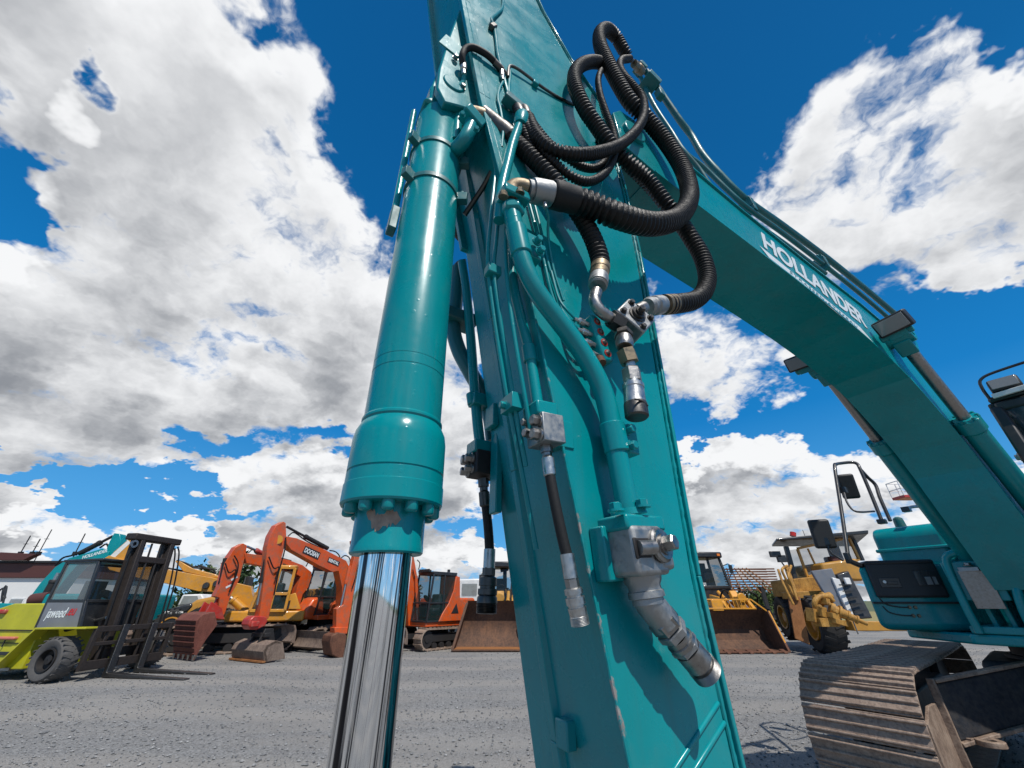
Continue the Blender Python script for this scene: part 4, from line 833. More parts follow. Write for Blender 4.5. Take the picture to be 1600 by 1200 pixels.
for pts, r, m_ in (([(-.2, .16, 1.35), (-.24, .14, 1.55), (-.22, .1, 1.75), (-.12, .05, 1.85), (.1, .05, 1.95)], .035, T), ([(-.16, -.02, 1.36), (-.2, .02, 1.5), (-.18, .06, 1.7), (-.05, .1, 1.85)], .028, T), ([(-.2, .25, 1.83), (-.26, .15, 1.86), (-.26, .0, 1.80), (-.22, -.15, 1.84), (-.2, -.4, 1.86)], .014, HR), ([(-.15, -.1, 1.4), (-.23, -.12, 1.58), (-.2, -.16, 1.75), (-.1, -.2, 1.85)], .022, HR), ([(-.1, -.2, 1.4), (-.2, -.25, 1.55), (-.18, -.3, 1.75), (-.1, -.3, 1.85)], .022, HR)):
    MB().tube(catmull(pts, .03), r, 12).build('hydraulic_pipe', m_, ex)
b = MB(); b.bar((-.22, -.06, 1.82), (-.2, -.12, 1.68), .035, .02); b.build('warning_tag', MATS['salmon_paint'], ex)
b = MB(); b.box((.35, -.02, 1.6), (.3, .46, .5)); b.build('swivel_cover', DM, ex)
b = MB(); b.prism([(-.2, 1.335), (-.2, 1.40), (1.2, 1.40), (1.2, 1.335)], -.46, .58); b.build('front_sill', T, ex, .01)
# cab on the machine's left
b = MB()
cw0, cw1 = -1.28, -.47
for (x0, z0, x1, z1) in ((-.55, 1.36, -.42, 2.3), (-.42, 2.3, -.2, 3.4), (-.2, 3.42, 1.2, 3.46), (1.2, 3.42, 1.25, 1.36), (-.55, 1.38, 1.25, 1.38), (.35, 1.4, .35, 3.42)):
    for y in (cw0, cw1): b.bar((x0, y, z0), (x1, y, z1), .09, .1, (0, 1, 0))
for x, z in ((-.55, 1.38), (-.2, 3.4), (1.2, 3.4), (-.42, 2.28), (1.25, 1.4)): b.bar((x, cw0, z), (x, cw1, z), .09, .1)
cab = b.build('cab', BP, ex, .02)
b = MB(); b.box((.52, -.875, 3.49), (1.5, .86, .07)); b.build('cab_roof', BP, cab, .03)
b = MB()
for y in (cw0, cw1): b.add([(-.5, y, 1.45), (-.42, y, 2.3), (-.2, y, 3.36), (1.2, y, 3.36), (1.2, y, 1.45)], [(0, 1, 2, 3, 4)])
b.add([(-.45, cw0, 2.25), (-.45, cw1, 2.25), (-.22, cw1, 3.38), (-.22, cw0, 3.38)], [(0, 1, 2, 3)]); b.add([(-.56, cw0, 1.4), (-.56, cw1, 1.4), (-.46, cw1, 2.24), (-.46, cw0, 2.24)], [(0, 1, 2, 3)])
b.build('cab_glass', GL, cab)
b = MB(); b.box((.6, -.875, 2.1), (.5, .55, 1.0)); b.box((.4, -.875, 1.75), (.5, .5, .15)); b.build('seat', DP, cab, .06)
b = MB(); b.box((-.23, -.62, 3.6), (.12, .22, .14), (0, R(12), R(8))); cl = b.build('work_lamp', DP, cab, .02)
b = MB(); b.box((-.293, -.625, 3.613), (.012, .19, .11), (0, R(12), R(8))); b.build('lamp_lens', MATS['lamp_glass'], cl, .003)
MB().tube(catmull([(-.25, -.47, 3.5), (-.27, -.47, 3.62), (-.26, -.5, 3.72), (-.24, -.65, 3.76), (-.24, -1.1, 3.76), (-.26, -1.24, 3.7), (-.25, -1.26, 3.5)], .03), .014, 10).build('lamp_guard', BP, cab)
b = MB(); b.bar((-.29, -.5, 3.5), (-.29, -1.25, 3.52), .03, .05); b.build('visor', MATS['white_paint'], cab, .006)
b = MB(); b.bolt((-.35, -.425, 2.85), (0, 1, 0), .03, .03); b.build('hinge_bolt', WS, cab)

# ------------------------------------------------------------------ undercarriage
TR = MATS['track_rust']
def track_path(L, rr_, zc):
    """closed loop: front idler at x=0, sprocket at x=L; returns (point, tangent angle)"""
    per = 2 * L + 2 * math.pi * rr_
    def at(s):
        s %= per
        if s < L: return (L - s, zc + rr_ - .012 * math.sin(math.pi * s / L)), math.pi
        s -= L
        if s < math.pi * rr_:
            a = math.pi / 2 + s / rr_; return (rr_ * math.cos(a), zc + rr_ * math.sin(a)), a + math.pi / 2
        s -= math.pi * rr_
        if s < L: return (s, zc - rr_), 2 * math.pi
        s -= L; a = -math.pi / 2 + s / rr_; return (L + rr_ * math.cos(a), zc + rr_ * math.sin(a)), a + math.pi / 2
    return per, at
def shoe_mesh(w, pitch, g=.034):
    b = MB(); b.box((0, w / 2, 0), (pitch * .96, w, .016))
    for dx, h in ((-pitch * .36, g), (0, g * .85), (pitch * .36, g)):
        b.hull8([(dx - .014, 0, .006), (dx + .014, 0, .006), (dx + .014, w, .006), (dx - .014, w, .006)], [(dx - .007, .004, h), (dx + .007, .004, h), (dx + .007, w - .004, h), (dx - .007, w - .004, h)])
    return b
def make_track(par, M0, L, rr_, zc, w, n, full=True):
    per, at = track_path(L, rr_, zc); pitch = per / n
    b = MB()
    for yy in (w * .42, w * .58):      # link chains under the shoes
        rings = []
        for i in range(160):
            (x, z), a = at(per * i / 160); nx, nz = math.sin(a), -math.cos(a)
            rings.append([(x - nx * .02, yy - .025, z - nz * .02), (x - nx * .02, yy + .025, z - nz * .02), (x - nx * .1, yy + .025, z - nz * .1), (x - nx * .1, yy - .025, z - nz * .1)])
        b.rings(rings, closed=True)
    tr = b.build('crawler_track', MATS['dark_steel'], par); tr.matrix_local = M0
    sm = None
    for i in range(n):
        (x, z), a = at(pitch * (i + .3)); 
        if sm is None:
            sm = shoe_mesh(w, pitch).build('track_shoe', TR, tr, .004); o = sm
        else:
            o = sm.copy(); col.objects.link(o); o.parent = tr
        # local z of a shoe points outwards
        nx, nz = math.sin(a), -math.cos(a); X = Vector((math.cos(a), 0, math.sin(a))); Zv = Vector((nx, 0, nz)); Y = Zv.cross(X)
        m = Matrix((X, Y, Zv)).transposed().to_4x4(); 
        p = Vector((x, w if Y.y < 0 else 0, z)); m.translation = p + Vector((0, random.uniform(-.004, .004), 0)); o.matrix_local = m
    for x in (0, L):
        b = MB(); b.lathe((x, w * .36, zc), (x, w * .64, zc), [(0, .1), (.0, rr_ - .1), (w * .1, rr_ - .09), (w * .1, rr_ - .06), (w * .18, rr_ - .06), (w * .18, rr_ - .09), (w * .28, rr_ - .1), (w * .28, .1)], 40); b.cyl((x, w * .3, zc), (x, w * .7, zc), .09); b.build('idler_wheel', MATS['dark_metal'], tr)
    b = MB(); b.box((L / 2, w * .5, zc), (L - .5, w * .3, .36)); b.build('track_frame', MATS['undercarriage_black'], tr, .03)
    return tr
UYAW = 50.0
u_ = Vector((math.sin(R(UYAW)), math.cos(R(UYAW)), 0)); l_ = Vector((-math.cos(R(UYAW)), math.sin(R(UYAW)), 0))
rw = Matrix.Rotation(R(30.5), 4, 'Z'); rw.translation = Vector((5.077, 4.188, 0.0))
def under(lat):
    m = Matrix((u_, l_, Vector((0, 0, 1)))).transposed().to_4x4(); m.translation = Vector((3.72, 4.38, 0)) + l_ * lat
    return rw.inverted() @ m
tk = make_track(ex, under(0), 3.7, .50, .55, .88, 49)
tk2 = make_track(ex, under(-2.75), 3.7, .50, .55, .88, 49)
M0 = under(0)
b = MB()
b.box((1.85, -.94, .88), (1.4, 1.2, .42)); 
cbm = b.build('carbody', MATS['undercarriage_black'], ex, .05); cbm.matrix_local = M0
b = MB()
b.hull8([(.40, -.03, .50), (.40, -.03, .93), (1.2, -.75, 1.1), (1.2, -.75, .72)], [(.75, .06, .50), (.75, .06, .93), (1.6, -.7, 1.1), (1.6, -.7, .72)])
b.hull8([(.40, -1.85, .50), (.40, -1.85, .93), (1.2, -1.1, 1.1), (1.2, -1.1, .72)], [(.75, -1.95, .50), (.75, -1.95, .93), (1.6, -1.15, 1.1), (1.6, -1.15, .72)])
o = b.build('carbody_leg', MATS['undercarriage_black'], ex, .02); o.matrix_local = M0
b = MB(); b.bar((.39, -.03, .95), (1.19, -.76, 1.12), .06, .03); b.bar((.39, -.03, .49), (1.19, -.76, .71), .06, .03); b.bar((.385, -.01, .3), (.385, -.01, .97), .06, .05, (1, 0, 0)); o = b.build('leg_flange', MATS['track_rust'], ex, .006); o.matrix_local = M0
b = MB(); b.lathe((.5, -.22, .50), (.5, -.22, .54), [(0, .045), (0, .1), (.04, .1), (.04, .045), (0, .045)], 24, cap=False); b.bar((.5, -.13, .52), (.55, .02, .52), .13, .035); o = b.build('towing_eye', MATS['track_rust'], ex, .004); o.matrix_local = M0
b = MB(); b.prism([(-.34, .3), (-.30, .72), (.0, .80), (.4, .78), (.5, .5), (.4, .26)], .015, .04); o = b.build('guard_plate', MATS['track_rust'], ex, .004); o.matrix_local = M0

# ------------------------------------------------------------------ ground
def gravel():
    m, nt, b = nodes_of('gravel'); co = objco(nt)
    f = noise(nt, 55, 6, .75, 0, co); v = tn(nt, 'ShaderNodeTexVoronoi', Scale=46); nt.links.new(co, v.inputs['Vector'])
    patch = noise(nt, .35, 6, .6, .6, co)
    mp = nt.nodes.new('ShaderNodeMapping'); mp.inputs['Scale'].default_value = (.25, 1.6, 1); mp.inputs['Rotation'].default_value = (0, 0, R(-8)); nt.links.new(co, mp.inputs[0])
    lanes = noise(nt, .55, 4, .55, .8, mp.outputs[0])
    base = mixrgb(nt, ramp(nt, f, [(.3, (0, 0, 0)), (.7, (1, 1, 1))]), (.082, .079, .076), (.345, .333, .315))
    stone = mixrgb(nt, .6, base, mixrgb(nt, ramp(nt, v.outputs['Color'], [(0, (0, 0, 0)), (1, (1, 1, 1))]), (.06, .063, .066), (.42, .42, .41)))
    lane = mixrgb(nt, ramp(nt, lanes, [(.48, (0, 0, 0)), (.64, (.75,) * 3)]), stone, (.30, .285, .262))
    c = mixrgb(nt, ramp(nt, patch, [(.35, (.0,) * 3), (.7, (.45,) * 3)]), lane, (.16, .152, .142))
    oil_or_reflection = noise(nt, .9, 7, .7, 1.2, co); c = mixrgb(nt, ramp(nt, oil_or_reflection, [(.64, (0, 0, 0)), (.76, (.6,) * 3)]), c, (.07, .07, .072))
    wv = nt.nodes.new('ShaderNodeTexWave'); wv.wave_type = 'RINGS'; wv.inputs['Scale'].default_value = .14; wv.inputs['Distortion'].default_value = 9; wv.inputs['Detail'].default_value = 5; wv.inputs['Detail Scale'].default_value = .5
    mw = nt.nodes.new('ShaderNodeMapping'); mw.inputs['Location'].default_value = (14, -30, 0); nt.links.new(co, mw.inputs[0]); nt.links.new(mw.outputs[0], wv.inputs['Vector'])
    c = mixrgb(nt, ramp(nt, wv.outputs['Fac'], [(.62, (0, 0, 0)), (.95, (.5,) * 3)]), c, (.31, .288, .258))
    nt.links.new(c, b.inputs['Base Color']); b.inputs['Roughness'].default_value = .9; b.inputs['Specular IOR Level'].default_value = .25
    a = nt.nodes.new('ShaderNodeMath'); a.operation = 'ADD'; nt.links.new(f, a.inputs[0]); nt.links.new(v.outputs['Distance'], a.inputs[1])
    bump(nt, b, a.outputs[0], .7, .02); return m
def sheet(name, pts, z, mat, kind='structure', grid=None):
    b = MB(); b.add([(x, y, z) for x, y in pts], [tuple(range(len(pts)))]); o = b.build(name, mat); o['kind'] = kind; return o
plain('field_green', (.10, .115, .055), .95, .3, .4, .35)
plain('dry_grass', (.26, .22, .09), .95, .3, .8, .3)
sheet('ground', [(-3000, -3000), (3000, -3000), (3000, 3000), (-3000, 3000)], -.03, MATS['field_green'])
sheet('yard', [(-300, -400), (300, -400), (120, 20), (70, 34), (22, 38), (-20, 40), (-90, 52)], 0, gravel())
sheet('meadow', [(8, 40), (60, 36), (90, 75), (20, 80)], .004, MATS['dry_grass'])
# loose stones on the yard near the camera
b = MB(); rg = random.Random(3)
for i in range(34000):
    y = 3.2 + 15 * rg.random() ** 1.5; x = rg.uniform(-1.05, 1.0) * (y * 1.15 + 1)
    r = rg.choice((.006, .008, .009, .011, .013, .016, .022)) * rg.uniform(.7, 1.2)
    a = rg.random() * 6.28; ca, sa = math.cos(a), math.sin(a); sx, sy, sz = r * rg.uniform(.7, 1.5), r, r * rg.uniform(.5, .9)
    pv = []
    for (dx, dy, dz) in ((sx, 0, 0), (0, sy, 0), (-sx * .8, .1 * r, 0), (0, -sy * 1.1, 0), (.1 * r, .1 * r, sz), (0, 0, -sz)):
        dx *= rg.uniform(.7, 1.2); dy *= rg.uniform(.7, 1.2); pv.append((x + dx * ca - dy * sa, y + dx * sa + dy * ca, .003 + dz + r * .3))
    b.add(pv, [(0, 1, 4), (1, 2, 4), (2, 3, 4), (3, 0, 4), (1, 0, 5), (2, 1, 5), (3, 2, 5), (0, 3, 5)])
m, nt, bb = nodes_of('stone'); n_ = tn(nt, 'ShaderNodeTexNoise', Scale=17.0, Detail=5); nt.links.new(objco(nt), n_.inputs['Vector'])
nt.links.new(ramp(nt, n_.outputs['Fac'], [(.3, (.10, .102, .105)), (.5, (.19, .192, .192)), (.7, (.36, .355, .345))]), bb.inputs['Base Color']); bb.inputs['Roughness'].default_value = .9
o = b.build('loose_gravel', m, smooth=False); o['kind'] = 'stuff'

# ------------------------------------------------------------------ the machines parked round the yard
OR = MATS['orange_paint']; YE = MATS['yellow_paint']; LY = MATS['loader_yellow']; FY = MATS['faded_yellow']; LI = MATS['lime_paint']; RU = MATS['rust']; TY = MATS['tyre_rubber']; DT = MATS['dusty_tyre']
def wheel(par, c, axis, r, w, rim_mat, tyre_mat, rim=.55, lug=True, name='wheel'):
    """tyre with lugs, dished rim and hub; axis points to the outer face"""
    c, a = Vector(c), Vector(axis).normalized(); p0 = c - a * w / 2
    b = MB(); b.lathe(p0, p0 + a, [(w * .12, r * rim), (0, r * .72), (.0, r * .86), (w * .12, r * .97), (w * .25, r), (w * .75, r), (w * .88, r * .97), (w, r * .86), (w, r * .72), (w * .88, r * rim)], 40, cap=False)
    if lug:
        u = a.cross(Vector((0, 0, 1))).normalized(); v = a.cross(u)
        for i in range(22):
            for s in (0, 1):
                t = 2 * math.pi * (i + s * .5) / 22; d = u * math.cos(t) + v * math.sin(t); e = -u * math.sin(t) + v * math.cos(t)
                q = p0 + a * (w * (.24 + .52 * s)) + d * r * .995
                b.box(q + e * 0, (w * .5, r * .085, r * .04), Matrix((a, e, d)).transposed() @ Euler((0, 0, .35 * (1 if s else -1))).to_matrix())
    ty = b.build(name, tyre_mat, par)
    b = MB(); b.lathe(p0, p0 + a, [(w * .3, r * rim * 1.02), (w * .97, r * rim * 1.02), (w * .97, r * rim * .9), (w * .7, r * rim * .82), (w * .66, r * .22), (w * .85, r * .2), (w * .87, .01)], 32, cap=False); rm = b.build('rim', rim_mat, ty)
    u = a.cross(Vector((0, 0, 1))).normalized(); v = a.cross(u)
    b = MB()
    for i in range(8):
        t = math.pi * i / 4; q = p0 + a * (w * .68) + (u * math.cos(t) + v * math.sin(t)) * r * .32; b.bolt(q, a, r * .035, r * .06)
    return ty
def simple_track(par, x0, x1, y, w, h, mat, n=34, zc=None):
    """small crawler with grousers, along local x"""
    r = h / 2; L = x1 - x0 - 2 * r; per, at = track_path(L, r - .03, r)
    b = MB(); rings = []
    N = 90
    for i in range(N):
        (x, z), a = at(per * i / N); nx, nz = math.sin(a), -math.cos(a)
        rings.append([(x0 + r + x, y - w / 2, z), (x0 + r + x, y + w / 2, z), (x0 + r + x - nx * .05, y + w / 2, z - nz * .05), (x0 + r + x - nx * .05, y - w / 2, z - nz * .05)])
    b.rings(rings, closed=True)
    for i in range(n):
        (x, z), a = at(per * i / n); nx, nz = math.sin(a), -math.cos(a)
        b.box((x0 + r + x + nx * .015, y, z + nz * .015), (.05, w, .04), Euler((0, -a, 0)).to_matrix())
    t = b.build('crawler_track', mat, par)
    b = MB()
    for x in (x0 + r, x1 - r): b.lathe((x, y - w * .3, r), (x, y + w * .3, r), [(0, r * .75), (w * .6, r * .75)], 24); b.lathe((x, y - w * .36, r), (x, y + w * .36, r), [(0, r * .3), (w * .72, r * .3)], 16)
    for k in range(5): x = x0 + r * 2 + (x1 - x0 - 4 * r) * k / 4; b.cyl((x, y - w * .35, r * .38), (x, y + w * .35, r * .38), r * .3, 16)
    b.build('track_wheel', DM, t)
    b = MB(); b.box(((x0 + x1) / 2, y, r * 1.05), (x1 - x0 - 2 * r, w * .5, r * .7)); b.build('track_frame', DM, t, .02)
    return t
def tubes(name, lines, r, mat, par, step=.06, n=8):
    m = MB()
    for l in lines: m.tube(catmull(l, step), r, n)
    return m.build(name, mat, par)
def ram(par, p0, p1, r, mat, rodmat=None, split=.5, name='hydraulic_cylinder'):
    p0, p1 = Vector(p0), Vector(p1); L = (p1 - p0).length; t = (p1 - p0).normalized(); m = p0 + t * L * split
    b = MB(); b.lathe(m, p1, [(0, r), (.03, r * 1.15), (.1, r * 1.15), (.1, r), ((p1 - m).length, r)], 16); o = b.build(name, mat, par)
    b = MB(); b.cyl(p0, m + t * .05, r * .55, 12); b.build('piston_rod', rodmat or BS, o); return o
def box_cab(par, x0, x1, y0, y1, z0, z1, mat, glass, rake=.12, post=.06, roof=None):
    """glazed cab, front at x0"""
    b = MB(); zm = z0 + (z1 - z0) * .38
    for y in (y0, y1):
        for p, q in (((x0, z0), (x0 + rake, z1)), ((x1, z0), (x1, z1)), ((x0 + (x1 - x0) * .55, z0), (x0 + (x1 - x0) * .55, z1)), ((x0, z0), (x1, z0)), ((x0 + rake, z1), (x1, z1)), ((x0, zm), (x1, zm))):
            b.bar((p[0], y, p[1]), (q[0], y, q[1]), post, post, (0, 1, 0))
    for x, z in ((x0, z0), (x0 + rake, z1), (x1, z0), (x1, z1), (x0 + rake * .38, zm)): b.bar((x, y0, z), (x, y1, z), post, post)
    c = b.build('cab', mat, par, .012)
    b = MB()
    for y in (y0, y1): b.add([(x0 + .02, y, z0), (x1, y, z0), (x1, y, z1), (x0 + rake, y, z1)], [(0, 1, 2, 3)])
    b.add([(x0 + .01, y0, z0), (x0 + .01, y1, z0), (x0 + rake + .01, y1, z1), (x0 + rake + .01, y0, z1)], [(0, 1, 2, 3)]); b.add([(x1, y0, z0), (x1, y1, z0), (x1, y1, z1), (x1, y0, z1)], [(0, 1, 2, 3)])
    b.build('cab_window', glass, c, smooth=False)
    b = MB(); b.box(((x0 + rake + x1) / 2, (y0 + y1) / 2, z1 + .05), (x1 - x0 - rake + .1, y1 - y0 + .06, .09)); b.build('cab_roof', roof or mat, c, .03)
    b = MB(); b.box((x1 - .45, (y0 + y1) / 2, z0 + .55), (.35, .5, .75)); b.box((x1 - .65, (y0 + y1) / 2, z0 + .35), (.5, .5, .18)); b.build('seat', DP, c, .05)
    b = MB(); b.box((x0 + .2, (y0 + y1) / 2, z0 + .4), (.12, .4, .5)); b.lathe((x0 + .28, (y0 + y1) / 2, z0 + .75), (x0 + .38, (y0 + y1) / 2, z0 + .85), [(0, .16), (.02, .18), (.04, .16)], 20); b.build('console', DP, c, .02)
    return c
def excavator_base(t, u0, L, W, zf, paint_, stripe=None, cab_y=(-1.0, -.15), cab_h=1.65, house_h=.95, track=(.45, .8), blade=None, rot=0, black=True):
    """upper body with cab on the machine's left (local -y) and its crawlers; front of the upper at u0"""
    b = MB(); b.box((u0 + .05 + L / 2, 0, zf + .06), (L + .1, W, .16)); b.build('deck', paint_, t, .02)
    b = MB(); b.prism([(u0 + 1.25, zf + .14), (u0 + 1.2, zf + .3), (u0 + 1.35, zf + house_h), (u0 + L - .1, zf + house_h), (u0 + L + .12, zf + house_h * .7), (u0 + L + .12, zf + .14)], -W / 2, W / 2); hs = b.build('engine_house', paint_, t, .07, seg=3)
    b = MB(); b.prism([(u0 + .15, zf + .14), (u0 + .1, zf + .5), (u0 + .3, zf + .62), (u0 + 1.25, zf + .75), (u0 + 1.25, zf + .14)], W * .14, W / 2); b.build('side_tank', paint_, t, .05, seg=3)
    b = MB(); b.box((u0 + L - .2, -W / 2 - .004, zf + .5), (.6, .012, .3)); b.build('air_grille', BP, hs)
    cab = box_cab(t, u0, u0 + 1.35, cab_y[0], cab_y[1], zf + .15, zf + .15 + cab_h, BP, MATS['tint_glass'], .16)
    b = MB(); b.box((u0 + 1.38, (cab_y[0] + cab_y[1]) / 2, zf + .15 + cab_h * .5), (.1, cab_y[1] - cab_y[0] + .04, cab_h)); b.build('cab_back', paint_, cab, .03)
    y = cab_y[0] - .04
    b = MB(); b.prism([(u0 + .55, zf + .14), (u0 + .72, zf + .42), (u0 + 1.0, zf + .75), (u0 + 1.22, zf + 1.2), (u0 + 1.3, zf + .1 + cab_h), (u0 + 1.52, zf + .1 + cab_h), (u0 + 1.6, zf + .9), (u0 + 1.95, zf + .75), (u0 + 1.95, zf + .14)], y - .02, y + .04); sp2 = b.build('side_panel', paint_, t, .02)
    b = MB(); b.prism([(u0 + 1.15, zf + .4), (u0 + 1.4, zf + .75), (u0 + 1.55, zf + .4)], y - .03, y); b.build('logo_plate', BP, sp2)
    b = MB(); b.bar((u0 + .05, cab_y[0] + .1, zf + .26 + cab_h), (u0 + .05, cab_y[1] - .1, zf + .26 + cab_h), .1, .08)
    for k in range(4): b.box((u0 + .0, cab_y[0] + .17 + k * .17, zf + .28 + cab_h), (.05, .12, .1))
    b.build('roof_lamp', DP, cab, .008)
    b = MB(); b.cyl((u0 + 1.1, cab_y[0] + .2, zf + .22 + cab_h), (u0 + 1.1, cab_y[0] + .2, zf + .36 + cab_h), .06, 14); b.build('beacon', DP, cab)
    b = MB(); b.cyl((u0 + L * .5, 0, zf - .28), (u0 + L * .5, 0, zf), W * .28, 24); b.box((u0 + L * .5, 0, zf - .42), (L * .5, W * .7, .3)); b.build('slew_ring', DM, t)
    for s in (-1, 1): simple_track(t, u0 - .25, u0 + L + .1, s * (W / 2 - track[0] / 2 + .08), track[0], track[1], MATS['track_rust'])
    if blade:
        x, z0, h = blade
        b = MB(); pr = [(x + .14, z0), (x + .02, z0 + .06), (x + .1, z0 + h * .4), (x + .08, z0 + h * .75), (x, z0 + h), (x + .07, z0 + h), (x + .16, z0 + h * .7), (x + .18, z0 + h * .4), (x + .2, z0)]
        b.prism(pr, -W / 2 - .08, W / 2 + .08); bl_ = b.build('dozer_blade', MATS['blade_steel'], t)
        b = MB()
        for s in (-1, 1): b.bar((x + .15, s * W * .25, z0 + h * .4), (u0 + .3, s * W * .25, .45), .14, .16)
        b.build('blade_arm', DM, bl_)
    return cab

# --- orange excavator with the ditching bucket
t = thing('crawler_excavator', 'orange excavator with black boom name plates and a wide ditching bucket on the gravel', 'excavator', (-7.9, 14.6, 0), 62, 'orange excavators parked in a row')
b = MB(); b.prism([(-0.479, 4.037), (-0.382, 4.009), (-0.191, 3.483), (-0.188, 2.77), (-0.098, 2.23), (-0.112, 1.541), (-0.077, 1.117), (-0.401, 1.127), (-0.522, 1.87), (-0.68, 2.736), (-0.784, 3.136), (-0.804, 3.513), (-0.704, 3.877)], -.13, .13); st = b.build('stick', OR, t, .012)
bo = [(-0.242, 3.579), (0.16, 3.563), (1.426, 3.303), (2.503, 3.005), (2.72, 2.789), (2.95, 2.029), (3.134, 1.203), (2.735, 1.212), (2.567, 2.064), (2.234, 2.625), (1.981, 2.567), (1.27, 2.765), (0.055, 3.173), (-0.166, 3.337)]
b = MB(); b.prism(bo, -.17, .17); bm0 = b.build('boom', OR, t, .012)
b = MB(); a_, c_ = (0.534, 3.239), (1.231, 3.064)
def plate(par, p, q, h, y, mat, txt, tmat, k=.62, pad=.0, nm='name_plate'):
    """flat plate along p-q (local x,z) on the face y, with raised lettering"""
    p = Vector((p[0], y, p[1])); q = Vector((q[0], y, q[1])); d = (q - p); L = d.length; up = Vector((0, 0, 1)); up = (up - d.normalized() * up.dot(d.normalized())).normalized()
    b = MB(); b.box((p + q) / 2, (L, .012, h), Matrix((d.normalized(), up.cross(d.normalized()), up)).transposed()); o = b.build(nm, mat, par)
    lettering(txt, h * .9, tmat, o, basis(p + d * .06 - up * h * .32 + Vector((0, -.008, 0)), d, up), 0, 'lettering', .002, L * .88, 1, .006); return o
plate(bm0, a_, c_, .24, -.178, BP, 'DOOSAN', MATS['text_white'])
plate(bm0, (1.651, 2.987), (2.192, 2.858), .16, -.178, BP, 'RENTAL', MATS['text_white'])
ram(t, (*(-0.227, 0, 3.912),), (*(1.66, 0, 3.379),), .075, DM, DM, .42)
ram(t, (-0.497, 0, 1.507), (-0.66, 0, 3.055), .07, DM, BS, .4)
b = MB(); b.lathe((*(-0.487, -0.135, 3.448),), (*(-0.493, -0.145, 3.447),), [(0, .14), (.008, .14)], 24); b.build('warning_sticker', MATS['yellow_paint'], st)
tubes('hydraulic_hose', [[(-0.295, -0.2, 3.529), (-0.232, -0.24, 3.163), (-0.211, -0.22, 2.765), (-0.2, -0.2, 2.339), (-0.142, -0.18, 1.778)], [(-0.149, -0.1, 3.595), (-0.009, -0.12, 3.739), (0.226, -0.1, 3.683), (0.644, -0.1, 3.514), (1.39, -0.1, 3.325)], [(1.765, 0, 3.32), (2.042, 0, 3.299), (2.26, 0, 3.179), (2.37, 0, 3.002)], [(2.459, 0.1, 3.106), (2.622, 0.1, 3.213), (2.87, 0.1, 3.138), (3.008, 0.1, 2.862)], [(-0.691, -0.2, 2.887), (-0.419, -0.22, 2.557), (-0.253, -0.22, 2.606), (-0.26, -0.2, 2.242)]], .022, HR, t)
b = MB(); b.prism([(-0.714, 1.116), (-0.607, 1.215), (-0.246, 1.188), (-0.126, 1.08), (-0.16, 0.926), (-0.399, 0.835), (-0.603, 0.845), (-0.722, 0.966)], -.2, .2); b.box((*(-0.529, 0, 0.987),), (.25, .5, .16)); b.build('quick_hitch', MATS['red_paint'], t, .03)
b = MB(); pr = [(-.30, .03), (-.34, .09), (-.42, .30), (-.36, .46), (-.1, .56), (.12, .50), (.10, .44), (-.1, .48), (-.28, .40), (-.33, .28), (-.24, .12), (-.2, .03)]
b.prism(pr, -.82, .82)
for s in (-.82, .80): b.prism([(-.30, .03), (-.42, .30), (-.36, .46), (-.1, .56), (.14, .50), (.36, .06)], s, s + .03)
bk = b.build('ditching_bucket', MATS['blade_steel'], t, .01)
b = MB()
for y in (-.2, .2): b.prism([(-.3, .45), (-.15, .85), (.12, .85), (.3, .45)], y - .03, y + .03)
b.box((-.1, 0, .68), (.2, .7, .12)); b.build('bucket_bracket', DM, bk, .015)
b = MB(); b.box((-.345, 0, .045), (.1, 1.7, .05)); b.build('cutting_edge', MATS['orange_rust'], bk, .006)
excavator_base(t, 3.1, 2.8, 2.3, 1.0, OR, blade=(2.0, .12, .55))
# --- orange excavator with the digging bucket
t = thing('crawler_excavator', 'orange excavator with white-striped arm and dark red toothed bucket, next to the forklift', 'excavator', (-9.9, 15.3, 0), 62, 'orange excavators parked in a row')
b = MB(); b.prism([(-0.12, 3.45), (0.038, 3.401), (0.102, 3.039), (0.118, 2.596), (0.147, 2.269), (0.02, 1.807), (0.016, 1.271), (-0.031, 1.049), (-0.187, 1.146), (-0.325, 1.708), (-0.482, 1.745), (-0.433, 2.013), (-0.508, 2.763), (-0.465, 2.951), (-0.342, 3.298)], -.13, .13); st = b.build('stick', OR, t, .012)
b = MB(); b.prism([(0.015, 3.137), (0.647, 3.115), (1.773, 3.045), (2.479, 2.894), (2.971, 2.659), (3.089, 2.259), (2.797, 1.837), (2.795, 1.368), (2.513, 1.372), (2.478, 2.036), (2.518, 2.472), (2.102, 2.615), (1.648, 2.659), (0.892, 2.748), (0.196, 2.81)], -.16, .16); bm1 = b.build('boom', OR, t, .012)
lettering('ERR', .22, BP, bm1, basis((*(1.59, -0.165, 2.746),), (0.378, 0.0, -0.07), (0, 0, 1)), 0, 'lettering', .003, .5, 1, .006)
for k in range(3):
    b = MB(); p = [(-0.15, -0.134, 2.039), (-0.105, -0.134, 2.159), (-0.06, -0.134, 2.281)][k]; b.bar((p[0] - .08, p[1], p[2] - .03), (p[0] + .1, p[1], p[2] + .08), .012, .06, (0, 0, 1)); b.build('stripe', MATS['text_white'] if k != 1 else MATS['red_paint'], st)
ram(t, (0.125, 0, 3.373), (0.995, 0, 3.14), .08, MATS['red_paint'], BS, .4)
ram(t, (-0.321, -0.02, 1.689), (-0.506, -0.02, 2.932), .065, DM, BS, .35)
